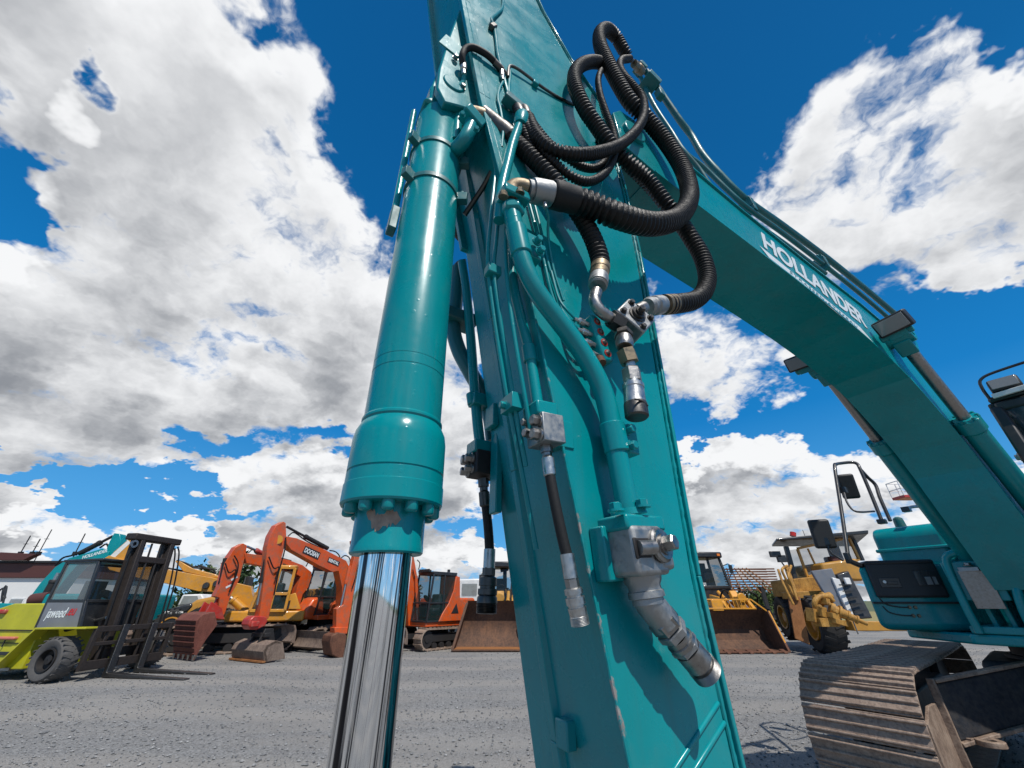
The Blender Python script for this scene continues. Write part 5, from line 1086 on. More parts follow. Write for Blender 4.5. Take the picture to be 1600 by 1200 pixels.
tubes('hydraulic_hose', [[(-0.545, -0.2, 2.758), (-0.326, -0.22, 2.468), (-0.135, -0.2, 2.58), (-0.075, -0.2, 2.279), (-0.099, -0.18, 1.883)], [(-0.332, -0.2, 3.021), (-0.128, -0.22, 2.786), (-0.05, -0.2, 2.462), (-0.102, -0.18, 2.139)], [(0.186, -0.1, 3.155), (0.329, -0.1, 3.299), (0.528, -0.1, 3.141), (1.251, -0.1, 3.111), (1.962, -0.1, 3.027)], [(2.756, 0, 2.869), (2.872, 0, 3.097), (3.099, 0, 2.964), (3.159, 0, 2.649)]], .022, HR, t)
b = MB()
pb = [(-0.732, 0.064), (-0.916, 0.516), (-1.049, 1.075), (-0.926, 1.243), (-0.587, 1.306), (-0.38, 0.946), (-0.58, 0.544)]
b.prism(pb, -.62, .62); bk = b.build('digging_bucket', MATS['red_rust'], t, .015)
b = MB()
for k in range(8):
    f_ = k / 7; i = 0 if f_ < .45 else 1; g_ = f_ / .45 if i == 0 else (f_ - .45) / .55; p = Vector((pb[i][0], 0, pb[i][1])).lerp(Vector((pb[i + 1][0], 0, pb[i + 1][1])), g_); b.box(p + Vector((-.012, 0, 0)), (.03, 1.22, .03))
b.build('wear_strip', MATS['red_rust'], bk, .005)
for k in range(5):
    b = MB(); y = -.56 + k * .28; x, z = pb[0]; b.hull8([(x - .05, y - .07, z + .1), (x + .06, y - .07, z + .1), (x + .06, y + .07, z + .1), (x - .05, y + .07, z + .1)], [(x - .03, y - .03, z - .05), (x + .0, y - .03, z - .05), (x + .0, y + .03, z - .05), (x - .03, y + .03, z - .05)]); b.build('bucket_tooth', WS, bk, .008)
b = MB()
for y in (-.2, .2): b.prism([(-0.676, 1.196), (-0.586, 1.595), (-0.195, 1.406), (0.007, 1.068), (-0.334, 1.115)], y - .03, y + .03)
b.bar((*(-0.277, 0, 1.481),), (*(-0.241, 0, 1.786),), .2, .08, (0, 1, 0)); b.build('bucket_linkage', MATS['red_paint'], t, .01)
excavator_base(t, 2.9, 2.7, 2.4, 1.0, OR, cab_h=1.6, blade=(1.9, .3, .55), track=(.45, .75))
b = MB(); b.prism([(2.55, 1.0), (2.5, 1.3), (2.75, 1.7), (3.2, 1.8), (3.4, 1.0)], -.95, -.3); b.build('front_guard', OR, t, .08)
# --- orange midi excavator with the glazed cab
t = thing('crawler_excavator', 'compact orange excavator with a black glazed cab behind the chrome cylinder rod', 'excavator', (-4.35, 17.3, 0), 50, 'orange excavators parked in a row')
b = MB(); b.prism([(-2.358, 3.112), (-2.066, 3.089), (-2.088, 1.993), (-2.08, 1.613), (-2.133, 0.979), (-2.086, 0.772), (-2.554, 0.791), (-2.672, 1.385), (-2.441, 1.497), (-2.444, 2.147)], -.12, .12); st = b.build('stick', OR, t, .012)
b = MB(); b.prism([(0.906, 0.754), (0.814, 1.816), (0.232, 3.302), (-0.322, 3.942), (-1.889, 4.011), (-2.544, 3.554), (-2.325, 3.026), (-1.733, 3.518), (-0.618, 3.476), (-0.032, 2.948), (0.381, 0.774)], -.14, .14); bm2 = b.build('boom', OR, t, .012)
ram(t, (-2.481, -0.02, 1.401), (-2.419, -0.02, 2.728), .07, OR, BS, .55)
ram(t, (0.745, -0.2, 0.89), (0.439, -0.2, 2.499), .07, OR, BS, .3)
tubes('hydraulic_hose', [[(0.769, -0.2, 1.148), (0.498, -0.22, 1.59), (0.491, -0.2, 2.153), (0.244, -0.2, 2.725)], [(-2.189, -0.16, 2.82), (-2.223, -0.2, 2.396), (-2.26, -0.16, 1.989)], [(0.567, 0, 3.113), (0.718, 0, 3.0), (0.687, 0, 2.754)]], .02, HR, t)
b = MB(); b.prism([(-2.634, 0.85), (-2.05, 0.827), (-2.008, 0.64), (-2.583, 0.632)], -.16, .16); b.build('bucket_linkage', OR, t, .02)
b = MB(); b.prism([(-2.774, 0.458), (-2.75, 0.631), (-2.546, 0.709), (-2.285, 0.661), (-2.104, 0.472), (-2.039, 0.078), (-2.131, -0.018), (-2.377, -0.015), (-2.62, 0.089)], -.3, .3); b.build('trench_bucket', RU, t, .03)
cb = excavator_base(t, .45, 2.6, 2.2, .78, OR, cab_y=(-1.12, -.2), cab_h=1.62, track=(.45, .75), blade=(-.55, .28, .5))
# --- long-reach yellow excavator behind them
t = thing('crawler_excavator', 'big dirty yellow excavator whose long boom reaches left behind the forklift mast', 'excavator', (-11.5, 17.0, 0), 20)
b = MB(); b.prism([(-3.856, 2.944), (-3.724, 3.078), (-2.481, 2.765), (-1.484, 2.612), (0.066, 2.352), (1.161, 2.12), (1.541, 1.266), (1.342, 1.204), (0.849, 1.699), (-0.005, 1.912), (-0.531, 1.93), (-1.629, 2.177), (-2.425, 2.315), (-3.532, 2.612)], -.22, .22); bm3 = b.build('boom', YE, t, .015)
b = MB(); b.prism([(-3.775, 2.823), (-3.653, 3.217), (-3.4, 3.653), (-3.127, 3.665), (-2.923, 3.243), (-3.155, 2.839), (-3.503, 2.574)], -.16, .16); b.build('stick', YE, t, .02)
b = MB(); b.prism([(-3.77, 2.951), (-3.389, 3.63), (-3.276, 3.544), (-3.623, 2.869)], -.167, -.16); b.build('pale_stripe', MATS['white_paint'], t)
b = MB(); b.prism([(-1.678, 2.965), (-1.487, 2.948), (-1.011, 2.713), (-0.21, 2.527), (0.046, 2.397), (-0.272, 2.392), (-1.28, 2.596)], -.12, .12); b.build('arm_cylinder', YE, t, .02)
tubes('hydraulic_hose', [[(-1.664, 0, 2.981), (-1.326, -0.05, 2.895), (-0.959, -0.05, 2.746), (-0.593, -0.05, 2.731), (-0.336, 0, 2.695), (-0.234, 0, 2.514)], [(-1.087, 0, 2.769), (-0.757, 0, 2.799), (-0.434, 0.1, 2.653), (-0.029, 0.1, 2.409)], [(-2.729, 0.1, 2.958), (-2.155, 0.1, 2.772), (-1.272, 0.1, 2.613), (-0.137, 0.1, 2.407)]], .03, HR, t)
for p in ((-0.342, -0.24, 2.126), (-0.028, -0.24, 2.195)):
    b = MB(); b.lathe(p, (p[0], p[1] - .08, p[2]), [(0, .12), (.08, .1)], 18); b.build('pivot_pin', DS, bm3)
ram(t, (0.603, -0.3, 1.72), (1.308, -0.3, 1.227), .14, YE, BS, .1)
b = MB(); b.prism([(0.668, 1.286), (1.6, 1.341), (1.695, 1.012), (0.751, 1.024)], -.9, .5); b.box((2.1, .0, 1.12), (2.6, 2.3, .34)); b.box((2.7, .5, 1.6), (1.4, 1.3, .8)); b.build('engine_house', YE, t, .05)
b = MB(); b.prism([(2.745, 1.338), (2.668, 1.805), (2.913, 1.893), (3.229, 1.335)], -1.12, -1.0); b.build('side_panel', YE, t, .02)
b = MB(); b.prism([(2.256, 1.256), (2.496, 1.57), (2.811, 1.634), (2.81, 1.378), (2.504, 1.212)], -1.14, -1.125); b.build('stripe_decal', BP, t)
gx0, gx1 = 1.05, 1.75
b = MB(); b.box((.95, .35, 1.75), (.1, .95, 1.45)); b.build('radiator', DM, t, .02)
b = MB()
for k in range(7): b.bar((.88, -.15, 1.12 + k * .2), (.88, .85, 1.12 + k * .2), .04, .03)
for k in range(5): b.bar((.88, -.15 + k * .25, 1.05), (.88, -.15 + k * .25, 2.45), .03, .03)
b.build('guard_grille', WS, t)
cb = box_cab(t, 1.55, 2.7, -1.2, -.25, 1.3, 2.75, YE, MATS['tint_glass'], .2, .1)
for s in (-1, 1): simple_track(t, -.9, 3.3, s * 1.05, .55, .9, MATS['track_rust'])
b = MB(); b.box((1.2, 0, .75), (2.2, 1.6, .4)); b.build('carbody', DM, t, .03)

# --- tiger-striped bonnet with pale cab: articulated dumper
t = thing('dump_truck', 'yellow dumper with tiger-striped sloping bonnet, black nose and pale cab behind the forklift', 'dumper', (-13.0, 19.0, 0), 12)
b = MB(); b.prism([(-0.407, 1.141), (-0.408, 1.453), (-0.158, 1.658), (0.365, 1.773), (0.841, 1.774), (1.21, 0.798), (-0.263, 0.812)], -.9, .9); hb = b.build('bonnet', FY, t, .12, seg=3)
b = MB(); b.prism([(-0.985, 0.605), (-1.125, 1.189), (-1.041, 1.321), (-0.256, 1.544), (-0.169, 1.43), (-0.332, 1.185), (-0.205, 0.596)], -.95, .95); ns = b.build('nose', BP, t, .08)
for k in range(5):
    b = MB(); p = [(-0.229, 1.229), (-0.07, 1.295), (0.114, 1.362), (0.308, 1.407), (0.495, 1.475)][k]; b.prism([(p[0] - .14, p[1] - .1), (p[0] + .2, p[1] + .12), (p[0] + .26, p[1] + .16), (p[0] + .02, p[1] - .1)], -.915, -.895); b.build('tiger_stripe', BP, hb)
for p in ((-1.01, -0.97, 1.212), (-0.649, -0.97, 1.21)):
    for k in range(3):
        b = MB(); b.box((p[0] + k * .09, p[1], p[2] - .01 * k), (.1, .06, .1)); b.build('headlight', MATS['white_paint'], ns, .02)
b = MB(); b.prism([(-1.187, 1.425), (-1.133, 1.848), (-0.396, 1.874), (-0.133, 1.541)], .0, 1.4); cbx = b.build('cab', MATS['white_paint'], t, .05)
b = MB(); b.prism([(-1.087, 1.472), (-1.044, 1.8), (-0.541, 1.801), (-0.417, 1.588)], -.02, .02); b.build('windscreen', MATS['tint_glass'], cbx)
for x in ((-0.724, -0.6, 0.585), (0.97, -0.6, 0.676)): wheel(t, (x[0], -.75, .68), (0, -1, 0), .68, .5, YE, TY)
b = MB(); b.box((2.2, 0, .9), (3.6, 1.2, .35)); b.prism([(2.0, 1.1), (1.6, 1.9), (4.8, 2.1), (5.2, 1.6), (4.4, 1.1)], -1.1, 1.1); b.build('dump_body', FY, t, .04)

# --- turquoise excavator far left
t = thing('crawler_excavator', 'turquoise excavator with a folded arm, mostly hidden behind the lime forklift', 'excavator', (-15.5, 17.5, 0), 6)
b = MB(); b.prism([(-3.151, 1.485), (-3.012, 2.201), (-2.779, 2.792), (-2.438, 3.122), (-1.383, 3.493), (-1.086, 3.375), (-1.021, 3.135), (-2.014, 2.844), (-2.174, 2.429), (-2.368, 1.591), (-2.585, 1.336)], -.25, .25); bm4 = b.build('boom', T, t, .015)
lettering('HOLLANDER', .17, MATS['text_white'], bm4, basis((*(-1.946, -0.256, 3.09),), (0.612, 0.0, 0.209), (0, 0, 1)), .2, 'lettering', .003, .85, 1, .004)
b = MB(); b.prism([(-1.255, 3.115), (-1.301, 3.773), (-1.282, 4.1), (-1.049, 4.078), (-0.862, 3.778), (-0.836, 3.143), (-1.078, 3.045)], -.18, .18); b.build('stick', T, t, .02)
ram(t, (-1.415, 0, 3.996), (-2.356, 0, 3.314), .1, DM, DM, .35)
ram(t, (-2.464, -0.33, 2.582), (-2.522, -0.33, 1.591), .13, DM, BS, .25)
tubes('hydraulic_hose', [[(-2.935, -0.1, 2.847), (-2.802, -0.1, 3.132), (-2.52, -0.1, 3.23), (-1.949, -0.1, 3.429)], [(-1.692, 0, 3.541), (-1.519, 0, 3.692), (-1.351, 0, 3.545)]], .035, HR, t)
b = MB(); b.box((-.4, .2, 1.35), (3.0, 2.6, 1.0)); b.build('engine_house', T, t, .08)
b = MB(); b.cyl((*(-2.407, -0.9, 1.654),), (*(-1.882, -0.9, 1.717),), .2, 16); b.build('exhaust_pipe', MATS['brown_cladding'], t)
b = MB(); b.prism([(-3.271, 1.098), (-3.543, 1.553), (-2.661, 1.532), (-2.576, 1.096)], -1.25, -1.1); b.build('side_panel', T, t, .03)
tubes('handrail', [[(-3.158, -1.15, 1.593), (-3.31, -1.15, 1.961), (-3.289, -1.15, 2.106), (-3.19, -1.15, 1.899), (-3.058, -1.15, 1.492)], [(-3.445, -1.15, 1.796), (-3.415, -1.15, 1.96), (-3.313, -1.15, 2.002), (-3.092, -1.15, 1.694)]], .03, BP, t)
for s in (-1, 1): simple_track(t, -2.2, 1.8, s * 1.2, .6, .9, MATS['track_rust'])

# --- lime forklift truck
t = thing('forklift_truck', 'lime green heavy forklift with a black tilted mast and long forks on the gravel', 'forklift', (-10.3, 12.0, 0), -8)
b = MB(); b.prism([(-2.896, 0.189), (-3.696, 1.106), (-2.605, 1.459), (-2.251, 1.558), (-1.304, 1.559), (-1.209, 1.055), (-1.07, 1.043), (-1.034, 0.221)], -1.05, 1.05); hd = b.build('body', LI, t, .02)
b = MB(); b.prism([(-2.75, .98), (-2.75, 1.0), (-1.2, 1.0), (-1.2, .98)], -1.075, -1.05); b.prism([(-2.75, .72), (-2.75, .735), (-1.25, .735), (-1.25, .72)], -1.075, -1.05); b.build('panel_seam', DM, hd)
b = MB(); b.box((-1.85, -1.08, .83), (.55, .12, .06)); b.build('step', MATS['salmon_paint'], hd, .02)
b = MB(); b.box((-2.55, -1.0, 1.38), (.5, .25, .1)); b.build('seat_pad', MATS['red_paint'], hd, .03)
b = MB(); b.box((-1.72, -1.06, .52), (.5, .04, .07)); b.build('step_slot', BP, hd, .01)
b = MB(); b.bar((-3.3, -1.02, .24), (-1.35, -1.02, .22), .1, .06); b.build('skirt', WS, hd)
b = MB(); b.bar((-1.5, -1.14, .25), (-.9, -1.14, 1.03), .3, .035, (1, 0, 0)); b.bar((-.92, -1.14, 1.04), (.5, -1.14, 1.06), .3, .04); fd = b.build('fender', LI, t, .008)
b = MB(); b.box((-1.86, -1.09, .72), (.02, .02, .14)); b.build('lettering_mark', BP, hd)
cbn = [(-1.195, 1.044), (-1.245, 1.615), (-1.269, 2.501), (-0.308, 2.529), (-0.154, 1.615), (0.017, 1.066)]
b = MB()
for y in (-1.08,):
    b.prism([cbn[0], cbn[1], cbn[4], cbn[5]], y, y + .03) if y < 0 else None
pn = b.build('side_panel', MATS['grey_panel'], t, .006)
b = MB()
for y in (-1.05, .45):
    P3 = [(x, y, z) for x, z in cbn]
    for i, j in ((1, 2), (2, 3), (3, 4), (4, 1), (0, 1), (4, 5)): b.bar(P3[i], P3[j], .07, .07, (0, 1, 0))
for i in (1, 2, 3, 4): b.bar((cbn[i][0], -1.05, cbn[i][1]), (cbn[i][0], .45, cbn[i][1]), .07, .07)
cf = b.build('cab', BP, t, .01)
b = MB(); b.prism([(cbn[2][0] - .1, cbn[2][1]), (cbn[3][0] + .15, cbn[3][1]), (cbn[3][0] + .15, cbn[3][1] + .06), (cbn[2][0] - .1, cbn[2][1] + .06)], -1.1, .5); b.build('cab_roof', BP, cf, .02)
b = MB(); b.add([(x, -1.06, z) for x, z in cbn[1:5]], [(0, 1, 2, 3)]); b.build('side_window', MATS['dusty_glass'], cf, smooth=False)
b = MB(); b.add([(x, .45, z) for x, z in cbn[1:5]], [(0, 1, 2, 3)]); b.build('side_window', MATS['dusty_glass'], cf, smooth=False)
b = MB(); b.add([(cbn[3][0], -1.05, cbn[3][1]), (cbn[3][0], .45, cbn[3][1]), (cbn[4][0], .45, cbn[4][1]), (cbn[4][0], -1.05, cbn[4][1])], [(0, 1, 2, 3)]); b.build('windscreen', MATS['cab_glass'], cf, smooth=False)
b = MB(); b.box((cbn[4][0] - .02, -.3, 1.32), (.06, 1.4, .6)); b.build('dashboard', BP, cf)
b = MB(); b.box((-1.35, -.05, 1.75), (.15, .5, .7)); b.box((-1.2, -.05, 1.45), (.45, .5, .15)); b.lathe((-.85, -.05, 1.75), (-.8, -.05, 1.82), [(0, .18), (.03, .19), (.05, .17)], 20); b.build('seat', DP, cf, .04)
p0 = (-1.071, -1.085, 1.272); p1 = (-0.496, -1.085, 1.328); p2 = (-0.459, -1.085, 1.328); p3 = (-0.275, -1.085, 1.356)
lettering('jaweed', .3, MATS['text_white'], pn, basis((p0[0], -1.084, p0[2] - .02), (1, 0, .03), (0, 0, 1)), .2, 'lettering', .002, p1[0] - p0[0], 1.0, .004)
lettering('.eu', .3, MATS['text_red'], pn, basis((p2[0] - .03, -1.084, p2[2] - .02), (1, 0, .03), (0, 0, 1)), .2, 'lettering', .002, p3[0] - p2[0] + .06, 1.0, .004)
for s in (-1, 1):
    wheel(t, (-.15, s * 1.12, .44), (0, s, 0), .44, .42, MATS['dark_metal'], DT, .52, lug=True)
    wheel(t, (-2.9, s * .85, .38), (0, s, 0), .38, .3, MATS['dark_metal'], DT, .5, lug=False)
MM = MATS['mast_metal']
b = MB()
mbN = [(0.101, 0.925), (-0.413, 3.176)]; 
for y in (-.52, .38):
    for dx in (0, .14): b.bar((.18 + dx, y + dx * .4, .3), (-.16 + dx, y + dx * .4, 3.12), .16, .11, (0, 1, 0))
    b.bar((.30, y + .16, .3), (-.03, y + .16, 3.08), .05, .1, (0, 1, 0))
mast = b.build('mast', MM, t, .01)
b = MB(); b.box((-.1, -.02, 3.17), (.34, 1.42, .17)); b.build('mast_crossbar', MM, mast, .03)
b = MB(); b.box((.03, 0, 2.62), (.12, .95, .16)); b.build('mast_crossbar', MM, mast, .02); b = MB(); b.box((.2, 0, .5), (.12, 1.0, .2)); b.build('mast_crossbar', MM, mast, .02)
tubes('lift_chain', [[(.25, .14, .9), (.0, .14, 3.05)], [(.25, -.14, .9), (.0, -.14, 3.05)]], .025, DM, mast)
tubes('mast_hose', [[(.3, -.72, 1.1), (.12, -.66, 2.0), (-.02, -.6, 2.75), (-.06, -.55, 3.0)], [(.36, .72, .9), (.22, .70, 2.0), (.12, .62, 2.7), (.06, .55, 3.0)], [(.4, .78, .95), (.28, .78, 2.0), (.16, .68, 2.8), (.08, .6, 3.05)]], .02, HR, mast)
b = MB(); b.lathe((.0, -.66, 2.98), (.06, -.66, 2.98), [(0, .05), (0, .1), (.05, .1), (.05, .05)], 20, cap=False); b.build('hose_pulley', WS, mast)
ram(t, (.15, -.62, 1.25), (-.9, -.6, 1.0), .07, DM, WS, .4)
ram(t, (.15, .6, 1.25), (-.9, .6, 1.0), .07, DM, WS, .4)
b = MB()
for z, h in ((1.02, .12), (.72, .08), (.3, .18)): b.box((.46, 0, z), (.08, 2.0, h))
for y in (-.98, .98): b.bar((.46, y, .2), (.46, y, 1.08), .09, .1, (0, 1, 0))
for k in range(4): b.bar((.44, -.7 + k * .47, .3), (.44, -.7 + k * .47, 1.0), .05, .05, (0, 1, 0))
b.build('fork_carriage', MM, t, .01)
for y in (-.36, .40):
    b = MB(); pr = [(.50, 1.1), (.56, 1.1), (.60, .12), (.66, .10), (2.75, .03), (2.75, .0), (.50, .02)]; b.prism(pr, y - .085, y + .085); b.build('fork', DS, t, .012)

# --- building at the left edge
t = thing('office_building', 'low white building with a brown fascia and antennas on its roof, left edge', 'building', (-47.443, 42, 0), 0)
bx = -47.443
zz = (1.548, 3.56, 4.866, 5.331)
b = MB(); b.box((0, 5, zz[1] / 2), (9.731, 10, zz[1])); b.build('wall', MATS['white_wall'], t)
b = MB(); b.box((.1, 5, (zz[1] + zz[2]) / 2), (9.856, 10.5, zz[2] - zz[1])); b.build('fascia', MATS['brown_cladding'], t, .05)
b = MB(); b.box((.1, 5, zz[2] + .1), (10.256, 10.8, .18)); b.build('roof_edge', DM, t)
sx0, sx1 = -2.945, 0.663
b = MB(); b.prism([(sx0, zz[2] + .2), (sx1 - .9, zz[2] + .2), (sx1, zz[3] + .3), (sx0, zz[3] + .45)], -.9, -.3); sg = b.build('roof_sign', MATS['brown_cladding'], t, .03)
for px, top_, r in ((-0.323, 2.6, .04), (-0.974, 1.7, .05), (-2.159, 2.0, .05), (3.368, 2.2, .05)):
    b = MB(); b.cyl((px, .2, zz[2]), (px, .2, zz[2] + .6 + top_), r, 8); b.box((px, .2, zz[2] + .9), (.3, .3, .35)); b.bar((px - .25, .2, zz[2] + .2 + top_ * .8), (px + .25, .2, zz[2] + .2 + top_ * .8), .04, .04); b.build('antenna', DM, t)
# windows hidden low behind the machines
for k in range(3):
    b = MB(); b.box((-6 + k * 3.2, -.03, 1.3), (1.4, .1, 1.1)); w = b.build('window', MATS['white_paint'], t); b = MB(); b.box((-6 + k * 3.2, -.07, 1.3), (1.2, .05, .9)); b.build('pane', MATS['tint_glass'], w)

# --- white lorry between the machines
wx = -3.189
t = thing('truck', 'white lorry cab parked behind the compact orange excavator', 'lorry', (wx + .6, 26, 0), 0)
b = MB(); b.prism([(-1.1, .5), (-1.15, 1.7), (-.95, 2.75), (1.0, 2.8), (1.0, .5)], -.0, 2.2); wc = b.build('cab', MATS['white_paint'], t, .08)
b = MB(); b.box((.05, -.02, 2.2), (.9, .06, .62)); b.build('windscreen', MATS['tint_glass'], wc, .03)
b = MB(); b.bar((1.08, -.2, 1.7), (1.08, -.2, 2.5), .12, .2, (1, 0, 0)); b.build('mirror', DP, wc, .02)
b = MB(); b.box((0, -.04, .85), (1.9, .1, .4)); b.build('grille', BP, wc)
b = MB(); b.box((0, 4.6, 1.6), (2.2, 4.6, 2.0)); b.build('cargo_box', MATS['white_paint'], t, .03)
for y in (1.0, 5.5):
    for s in (-1, 1): wheel(t, (s * .95, y, .48), (s, 0, 0), .48, .3, MATS['dark_metal'], TY, .55, lug=False)

# --- wheel loaders with their buckets lowered
def open_bucket(t, w, h, dep, mat, edge_mat, teeth=0, x=0, y0=0, inset=0):
    """bucket facing -y, lip at y0"""
    b = MB(); pr = [(0, .02), (dep * .62, .03), (dep * .92, h * .22), (dep, h * .5), (dep * .86, h * .85), (dep * .62, h), (dep * .55, h), (dep * .8, h * .82), (dep * .93, h * .5), (dep * .86, h * .25), (dep * .6, .075), (0, .07)]
    vs = []; n = len(pr)
    b.add([(x - w / 2 + inset * z / h, y0 + p, z) for p, z in pr] + [(x + w / 2 - inset * z / h, y0 + p, z) for p, z in pr], [tuple(range(n)), tuple(range(2 * n - 1, n - 1, -1))] + [(i, i + n, (i + 1) % n + n, (i + 1) % n) for i in range(n)])
    bk = b.build('loader_bucket', mat, t)
    for s in (-1, 1):
        b = MB(); sp_ = [(0.0, .02), (.08, h * .1), (dep * .45, h * .93), (dep * .6, h), (dep * .9, h * .85), (dep, h * .5), (dep * .9, h * .2), (dep * .6, .02)]; xx = x + s * w / 2
        n = len(sp_); b.add([(xx - .02 - s * inset * z / h, y0 + p, z) for p, z in sp_] + [(xx + .02 - s * inset * z / h, y0 + p, z) for p, z in sp_], [tuple(range(n)), tuple(range(2 * n - 1, n - 1, -1))] + [(i, i + n, (i + 1) % n + n, (i + 1) % n) for i in range(n)]); b.build('side_plate', mat, bk, .006)
        b = MB(); b.bar((xx, y0 - .02, .05), (xx - s * inset * .95, y0 + dep * .44, h * .95), .06, .09, (1, 0, 0)); b.build('side_edge', edge_mat, bk, .008)
    b = MB(); b.box((x, y0 + .06, .05), (w + .05, .26, .05)); b.build('cutting_edge', edge_mat, bk, .01)
    for k in range(teeth):
        xx = x - w / 2 + w * (k + .5) / teeth; b = MB(); b.hull8([(xx - .09, y0 + .1, .0), (xx + .09, y0 + .1, .0), (xx + .09, y0 + .1, .13), (xx - .09, y0 + .1, .13)], [(xx - .06, y0 - .14, .0), (xx + .06, y0 - .14, .0), (xx + .06, y0 - .14, .05), (xx - .06, y0 - .14, .05)]); b.build('bucket_tooth', edge_mat, bk, .01)
    return bk
def loader(t, mat, cabmat, x=0, ycab=2.9, zc=1.55, hc=1.75, wc=1.5, exhaust=True, wr=.75):
    cb = None
    b = MB()
    for s in (-1, 1):
        pr = [(1.27, .75), (1.3, 1.15), (1.95, 1.75), (2.7, 1.85), (2.7, 1.5), (2.1, 1.35), (1.5, .75)]
        n = len(pr); xx = x + s * .55
        b.add([(xx - .07, p, z) for p, z in pr] + [(xx + .07, p, z) for p, z in pr], [tuple(range(n)), tuple(range(2 * n - 1, n - 1, -1))] + [(i, i + n, (i + 1) % n + n, (i + 1) % n) for i in range(n)])
    la = b.build('lift_arm', mat, t, .02)
    b = MB(); b.box((x, 1.62, 1.4), (.26, .5, .75)); b.bar((x, 1.5, 1.2), (x, 1.95, 1.95), .3, .2); b.lathe((x, 1.3, 1.72), (x, 1.42, 1.72), [(0, .18), (.08, .18)], 18); b.build('tilt_lever', mat, t, .03)
    for s in (-1, 1): ram(t, (x + s * .3, 1.55, 1.35), (x + s * .34, 2.4, 1.95), .07, mat, BS, .4)
    b = MB(); b.box((x, 2.6, 1.1), (1.3, 1.2, 1.0)); b.box((x, 5.2, 1.45), (1.7, 2.6, 1.3)); b.build('chassis', mat, t, .06)
    # cab seen from the front (facing -y)
    y = ycab; f = MB(); z0, z1 = zc, zc + hc
    for s in (-1, 1):
        f.bar((x + s * wc / 2, y, z0), (x + s * wc / 2 * .88, y + .25, z1), .1, .09, (0, 1, 0)); f.bar((x + s * wc / 2, y + 1.3, z0), (x + s * wc / 2 * .88, y + 1.3, z1), .1, .1, (0, 1, 0))
    f.bar((x - wc / 2, y, z0), (x + wc / 2, y, z0), .1, .12); f.bar((x - wc / 2, y + 1.3, z0), (x + wc / 2, y + 1.3, z0), .1, .12); f.box((x, y + .7, z0 - .25), (wc, 1.4, .5))
    cb = f.build('cab', cabmat, t, .015)
    b = MB(); b.box((x, y + .75, z1 + .1), (wc * .98, 1.45, .26)); b.build('cab_roof', cabmat, cb, .06)
    for s in (-1, 1):
        b = MB(); b.box((x + s * wc * .36, y + .02, z1 + .1), (.14, .05, .1)); b.build('roof_lamp', MATS['beacon_orange'], cb)
    b = MB(); b.add([(x - wc / 2, y + .02, z0), (x + wc / 2, y + .02, z0), (x + wc / 2 * .88, y + .27, z1), (x - wc / 2 * .88, y + .27, z1)], [(0, 1, 2, 3)]); b.build('windscreen', GL, cb, smooth=False)
    for s in (-1, 1):
        b = MB(); b.add([(x + s * wc / 2, y + .05, z0), (x + s * wc / 2, y + 1.3, z0), (x + s * wc / 2 * .88, y + 1.3, z1), (x + s * wc / 2 * .88, y + .3, z1)], [(0, 1, 2, 3)]); b.build('side_window', GL, cb, smooth=False)
    b = MB(); b.box((x, y + .95, z0 + .65), (.5, .18, .8)); b.box((x, y + .8, z0 + .3), (.5, .5, .15)); b.lathe((x, y + .35, z0 + .62), (x, y + .42, z0 + .7), [(0, .19), (.03, .21), (.05, .19)], 20); b.box((x, y + .3, z0 + .3), (.3, .2, .6)); b.build('seat', DP, cb, .05)
    for s in (-1, 1):
        b = MB(); b.tube(catmull([(x + s * wc / 2, y + .2, z1 - .35), (x + s * (wc / 2 + .22), y + .05, z1 - .3), (x + s * (wc / 2 + .25), y, z1 - .6), (x + s * wc * .52, y + .1, z1 - .95)], .05), .02, 8); b.box((x + s * (wc / 2 + .24), y + .02, z1 - .5), (.16, .05, .34)); b.build('mirror', BP, cb, .01)
        wheel(t, (x + s * 1.05, 2.2, wr), (s, 0, 0), wr, .55, mat, TY); wheel(t, (x + s * 1.05, 5.3, wr), (s, 0, 0), wr, .55, mat, TY)
    if exhaust:
        b = MB(); b.cyl((x + .35, 5.6, 2.0), (x + .35, 5.6, 3.2), .09, 12); b.cyl((x + .35, 5.6, 3.15), (x + .25, 5.2, 3.3), .08, 12); b.build('exhaust_pipe', DM, t)
    return cb
rl = -2.194
t = thing('wheel_loader', 'rust brown loader bucket with its yellow loader hidden behind the turquoise dipper arm', 'loader', (rl + 1.55, 16.9, 0), 0, 'wheel loaders facing the camera')
bk = open_bucket(t, 3.05, 1.62, 1.2, MATS['bucket_rust'], MATS['bucket_rust'], inset=.42)
b = MB(); b.add([(-1.48, .02, .078), (1.48, .02, .078), (1.42, .76, .095), (-1.42, .76, .095)], [(0, 1, 2, 3)]); b.build('bucket_floor', MATS['orange_rust'], bk)
loader(t, FY, BP, 0.15, 2.9, 1.5, 1.5, 1.4, False)
b = MB(); p = (-0.339, 20.5, 2.952); px = p[0] - (rl + 1.55); b.cyl((px, 3.6, 1.6), (px, 3.6, p[2] - .1), .09, 12); b.lathe((px - .22, 3.6, p[2] - .05), (px + .15, 3.6, p[2] + .02), [(0, .1), (.38, .1)], 12); b.build('exhaust_pipe', DM, t)
b = MB(); px2 = -0.061 - (rl + 1.55); b.bar((px2, 3.5, 1.3), (px2 + .1, 3.5, 2.5), .16, .2, (0, 1, 0)); b.bar((px2 - .9, 3.4, 1.7), (px2, 3.5, 1.3), .1, .1); b.bar((px2 - .35, 3.4, 2.15), (px2 - .0, 3.4, 1.75), .1, .12); b.build('lift_link', FY, t, .01)
yl = 9.83
t = thing('wheel_loader', 'yellow wheel loader with black cab and toothed brown bucket, right of the dipper arm', 'loader', (yl - 1.7, 16.35, 0), 4, 'wheel loaders facing the camera')
bk = open_bucket(t, 3.3, 1.34, 1.2, MATS['bucket_rust'], MATS['rust'], 8)
